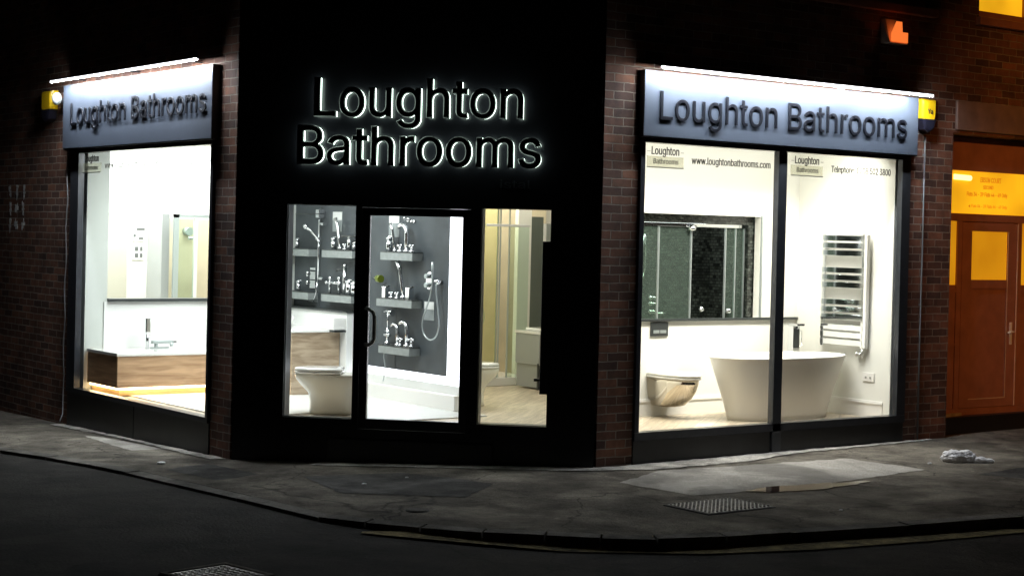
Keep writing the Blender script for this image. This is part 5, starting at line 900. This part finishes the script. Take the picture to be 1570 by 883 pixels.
def card(y0, y1, z0, z1, label):
    t = thing('price_card', label, 'card', SW((y0+y1)/2, z0), 'price cards on the slate wall'); h = abs(y1-y0)/2; H = z1-z0
    B(-h, h, -.004, 0, 0, H).build('card', M['cardgrey'], t); B(-h+.004, h-.004, -.006, -.0041, H*.58, H-.004).build('printed_panel', M['card'], t)
card(4.95, 4.75, 2.10, 2.32, 'tall price card above the upper shelf in the left side light')
card(3.80, 3.60, 2.06, 2.31, 'tall price card above the top shelf behind the door')
card(3.10, 2.92, 1.23, 1.42, 'price card hanging inside the hose loop')
card(5.44, 5.24, 1.31, 1.42, 'small price card under the shower bar mixer')
# riser shower in the left side light
t = thing('riser_shower', 'chrome riser rail shower with handset and hose in the left side light', 'shower', SW(5.16, 1.42))
MB().cyl((0, -.05, .10), (0, -.05, .81), .013).build('rail', M['chrome'], t)
mb = MB(); mb.tube([(-.13, -.14, .72), (-.09, -.11, .69), (.0, -.07, .60), (.05, -.07, .55)], [.022, .014, .012, .016]).cyl((-.15, -.15, .72), (-.12, -.13, .74), .03); mb.build('handset', M['chrome'], t)
B(-.04, .03, -.075, -.03, .585, .615, bev=.004).build('slider', M['chrome'], t)
B(.02, .10, -.06, 0, .745, .775, bev=.004).build('wall_bracket', M['chrome'], t); B(.02, .10, -.06, 0, .145, .175, bev=.004).build('wall_bracket', M['chrome'], t)
MB().tube([(0, -.06, .12), (-.02, -.06, .0), (-.05, -.06, -.06), (-.09, -.06, -.12)], .008).build('hose', M['chrome'], t)
t = thing('ceiling_shower', 'square ceiling rose on a thin arm at the top of the left side light', 'shower', SW(5.16, 2.28))
MB().tube([(-.55, -.04, .01), (0, -.04, .01)], .006).build('arm', M['dark'], t); B(-.04, .04, -.08, 0, .015, .06, bev=.004).box(-.04, .04, -.08, 0, -.03, .01, bev=.004).build('rose', M['chrome'], t)
t = thing('shower_mixer', 'square chrome shower mixer to the left of the riser rail', 'shower', SW(5.34, 1.46))
B(-.06, .06, -.02, 0, 0, .09, bev=.004).box(-.06, .06, -.02, 0, .10, .19, bev=.004).box(-.06, .06, -.02, 0, .205, .235, bev=.004).build('plate', M['chrome'], t)
mb = MB(); mb.ball((-.09, -.03, .16), .024, .7, .7, 1.4).ball((-.09, -.03, .06), .024, .7, .7, 1.2); mb.build('knob', M['chrome'], t)
# right shower on the slate wall
t = thing('hose_shower', 'oval chrome shower valve with long looped hose at right end of slate wall', 'shower', SW(2.90, 1.63))
secs = []
for d, k in ((0, 1), (-.012, 1), (-.018, .93)): secs.append([(x-.11, d, z) for x, z in [(.052*k*math.cos(a), .095*k*math.sin(a)) for a in [2*math.pi*i/32 for i in range(32)]]])
MB().loft(secs).build('valve_plate', M['chrome'], t)
mb = MB(); mb.cyl((-.11, -.06, .045), (-.11, -.018, .045), .024).cyl((-.11, -.06, -.045), (-.11, -.018, -.045), .024); mb.build('knob', M['greymetal'], t)
MB().tube([(.035, -.07, .02), (.045, -.08, .10), (.055, -.085, .19)], [.012, .012, .013]).build('handset', M['greymetal'], t)
mb = MB(); mb.cyl((.09, -.05, -.005), (.09, 0, -.005), .025).cyl((.04, -.06, 0), (.09, -.05, 0), .013).ball((.10, -.05, 0), .022); mb.build('holder', M['chrome'], t)
pts = [(.035, -.07, .02), (.03, -.07, -.06), (-.02, -.06, -.17), (-.10, -.05, -.29), (-.15, -.05, -.39), (-.15, -.05, -.49), (-.10, -.05, -.56), (-.01, -.05, -.59), (.08, -.05, -.56), (.13, -.05, -.48), (.135, -.05, -.39), (.11, -.05, -.26), (.085, -.05, -.13), (.075, -.05, -.03)]
def smooth(p, n=5):
    out = []
    for i in range(len(p)-1):
        p0, p1, p2, p3 = [Vector(p[min(max(j, 0), len(p)-1)]) for j in (i-1, i, i+1, i+2)]
        for k in range(n):
            u = k/n; out.append(.5*((2*p1) + (p2-p0)*u + (2*p0-5*p1+4*p2-p3)*u*u + (-p0+3*p1-3*p2+p3)*u**3))
    return out + [Vector(p[-1])]
MB().tube(smooth(pts), .008, n=8).build('hose', M['greymetal'], t)
t = thing('wall_spout', 'chrome wall spout with a green knob beside the door handle', 'tap', SW(3.88, 1.62))
MB().cyl((-.10, -.05, 0), (.0, -.05, 0), .022).build('body', M['chrome'], t); MB().cyl((.0, -.08, 0), (.07, -.08, 0), .036, .04).build('green_knob', M['green'], t)
t = thing('wall_outlet', 'small chrome three-hole wall tap near the top of the slate wall', 'tap', SW(3.42, 2.24))
MB().cyl((0, -.02, 0), (0, 0, 0), .02).cyl((.06, -.02, -.01), (.06, 0, -.01), .014).cyl((.11, -.02, -.015), (.11, 0, -.015), .014).tube([(0, -.02, 0), (0, -.06, 0), (0, -.06, .03)], .009).build('body', M['chrome'], t)
t = thing('telephone_mixer', 'traditional chrome bath shower mixer with cradle handset on the lowest shelf', 'tap', SW(3.66, .944))
mb = MB(); mb.cyl((0, -.08, 0), (0, -.08, .18), .012).cyl((-.05, -.08, .10), (.05, -.08, .10), .018).cyl((0, -.08, 0), (0, -.08, .03), .028).cyl((-.04, -.08, .14), (.04, -.08, .14), .009); mb.build('body', M['chrome'], t)
MB().tube([(-.07, -.08, .34), (-.02, -.08, .35), (.03, -.08, .34), (.09, -.08, .33)], [.012, .012, .022, .035]).cyl((0, -.08, .18), (0, -.08, .34), .008).build('handset', M['chrome'], t)
MB().tube(smooth([(.0, -.10, .02), (-.01, -.11, -.12), (.02, -.11, -.24), (.0, -.12, -.38)]), .006, n=6).build('hose', M['greymetal'], t)

# ------------------------------------------------------------------ right half of the showroom
t = thing('beige_shower', 'tall glass shower with beige stone lining seen through the right side light', 'shower', T((1.9, 4.6, .36)))
B(-.2, 2.0, 1.2, 1.3, 0, 2.8).build('stone_lining', M['beige'], t)
B(.36, .90, 1.18, 1.199, .15, 1.98).build('stone_niche', mat('warm_beige_stone', (.64, .54, .36), .3, var=.08, scale=4), t)
B(-.30, -.21, .0, 1.3, 0, 2.8).build('stone_lining', M['pine'], t)
B(-.2, .95, .0, 1.18, 0, .10, bev=.01).build('shower_tray', M['ceram'], t)
mb = B(.2, .82, -.01, .02, 1.845, 1.875, bev=.003); mb.build('top_rail', M['ceram'], t)
for x in (.365, .40, .53): B(x, x+.012, -.008, .012, .10, 2.3).build('door_profile', M['greymetal'], t)
B(-.2, .364, -.003, .004, .10, 2.3).build('glass', glass('yellow_green_glass', (.93, .95, .82)), t)
B(.545, .82, -.003, .004, .10, 1.845).build('glass', M['shglass'], t)
MB().tube(smooth([(.50, .8, 1.9), (.50, .8, 1.5), (.58, .8, 1.2), (.72, .8, .95), (.78, .8, .75), (.72, .8, .62), (.66, .8, .68), (.66, .8, .85)]), .007, n=8).build('hose', M['greymetal'], t)
mb = MB(); mb.cyl((.50, .8, 1.62), (.56, .8, 1.72), .05, .02).cyl((.62, .8, .85), (.70, .8, .85), .02); mb.build('shower_head', M['greymetal'], t)
t = thing('vanity_unit', 'grey vanity unit with white basin seen through the right side light', 'vanity', T((2.45, 4.0, .36)))
B(0, .8, 0, .45, .28, .63, bev=.003).box(.02, .8, .005, .45, .02, .275).build('cabinet', M['vanity'], t)
B(-.005, .019, .003, .03, 0, .30).build('edge_strip', M['dark'], t)
B(-.01, .8, -.01, .46, .631, .66).build('basin', M['ceram'], t); B(.1, .8, .05, .4, .661, .69, bev=.01).build('bowl_rim', M['ceram'], t)
t = thing('mirror_cabinet', 'tall dark-edged mirror cabinet beyond the vanity unit', 'mirror', T((3.20, 5.2, .36)))
B(.0, .18, -.02, .02, .3, 1.98).build('dark_side', M['darkgreen'], t); B(.181, .22, -.03, .03, .3, 1.9).build('frame', M['ceram'], t); B(.221, .8, -.01, .01, .3, 1.9).build('mirror', M['greymetal'], t)
B(-.20, -.002, -.02, .05, 0, 2.6).build('pale_side', M['cream'], t)
B(.7, 1.2, -.05, -.02, 1.86, 1.9).build('lamp', M['ceram'], t)
B(3.0, 5.39, 5.9, 5.95, .36, 3.2).build('display_wall', M['cream'], shop)
B(2.6, 2.68, 2.6, 4.0, 3.0, 3.2).build('beam', M['cream'], shop)
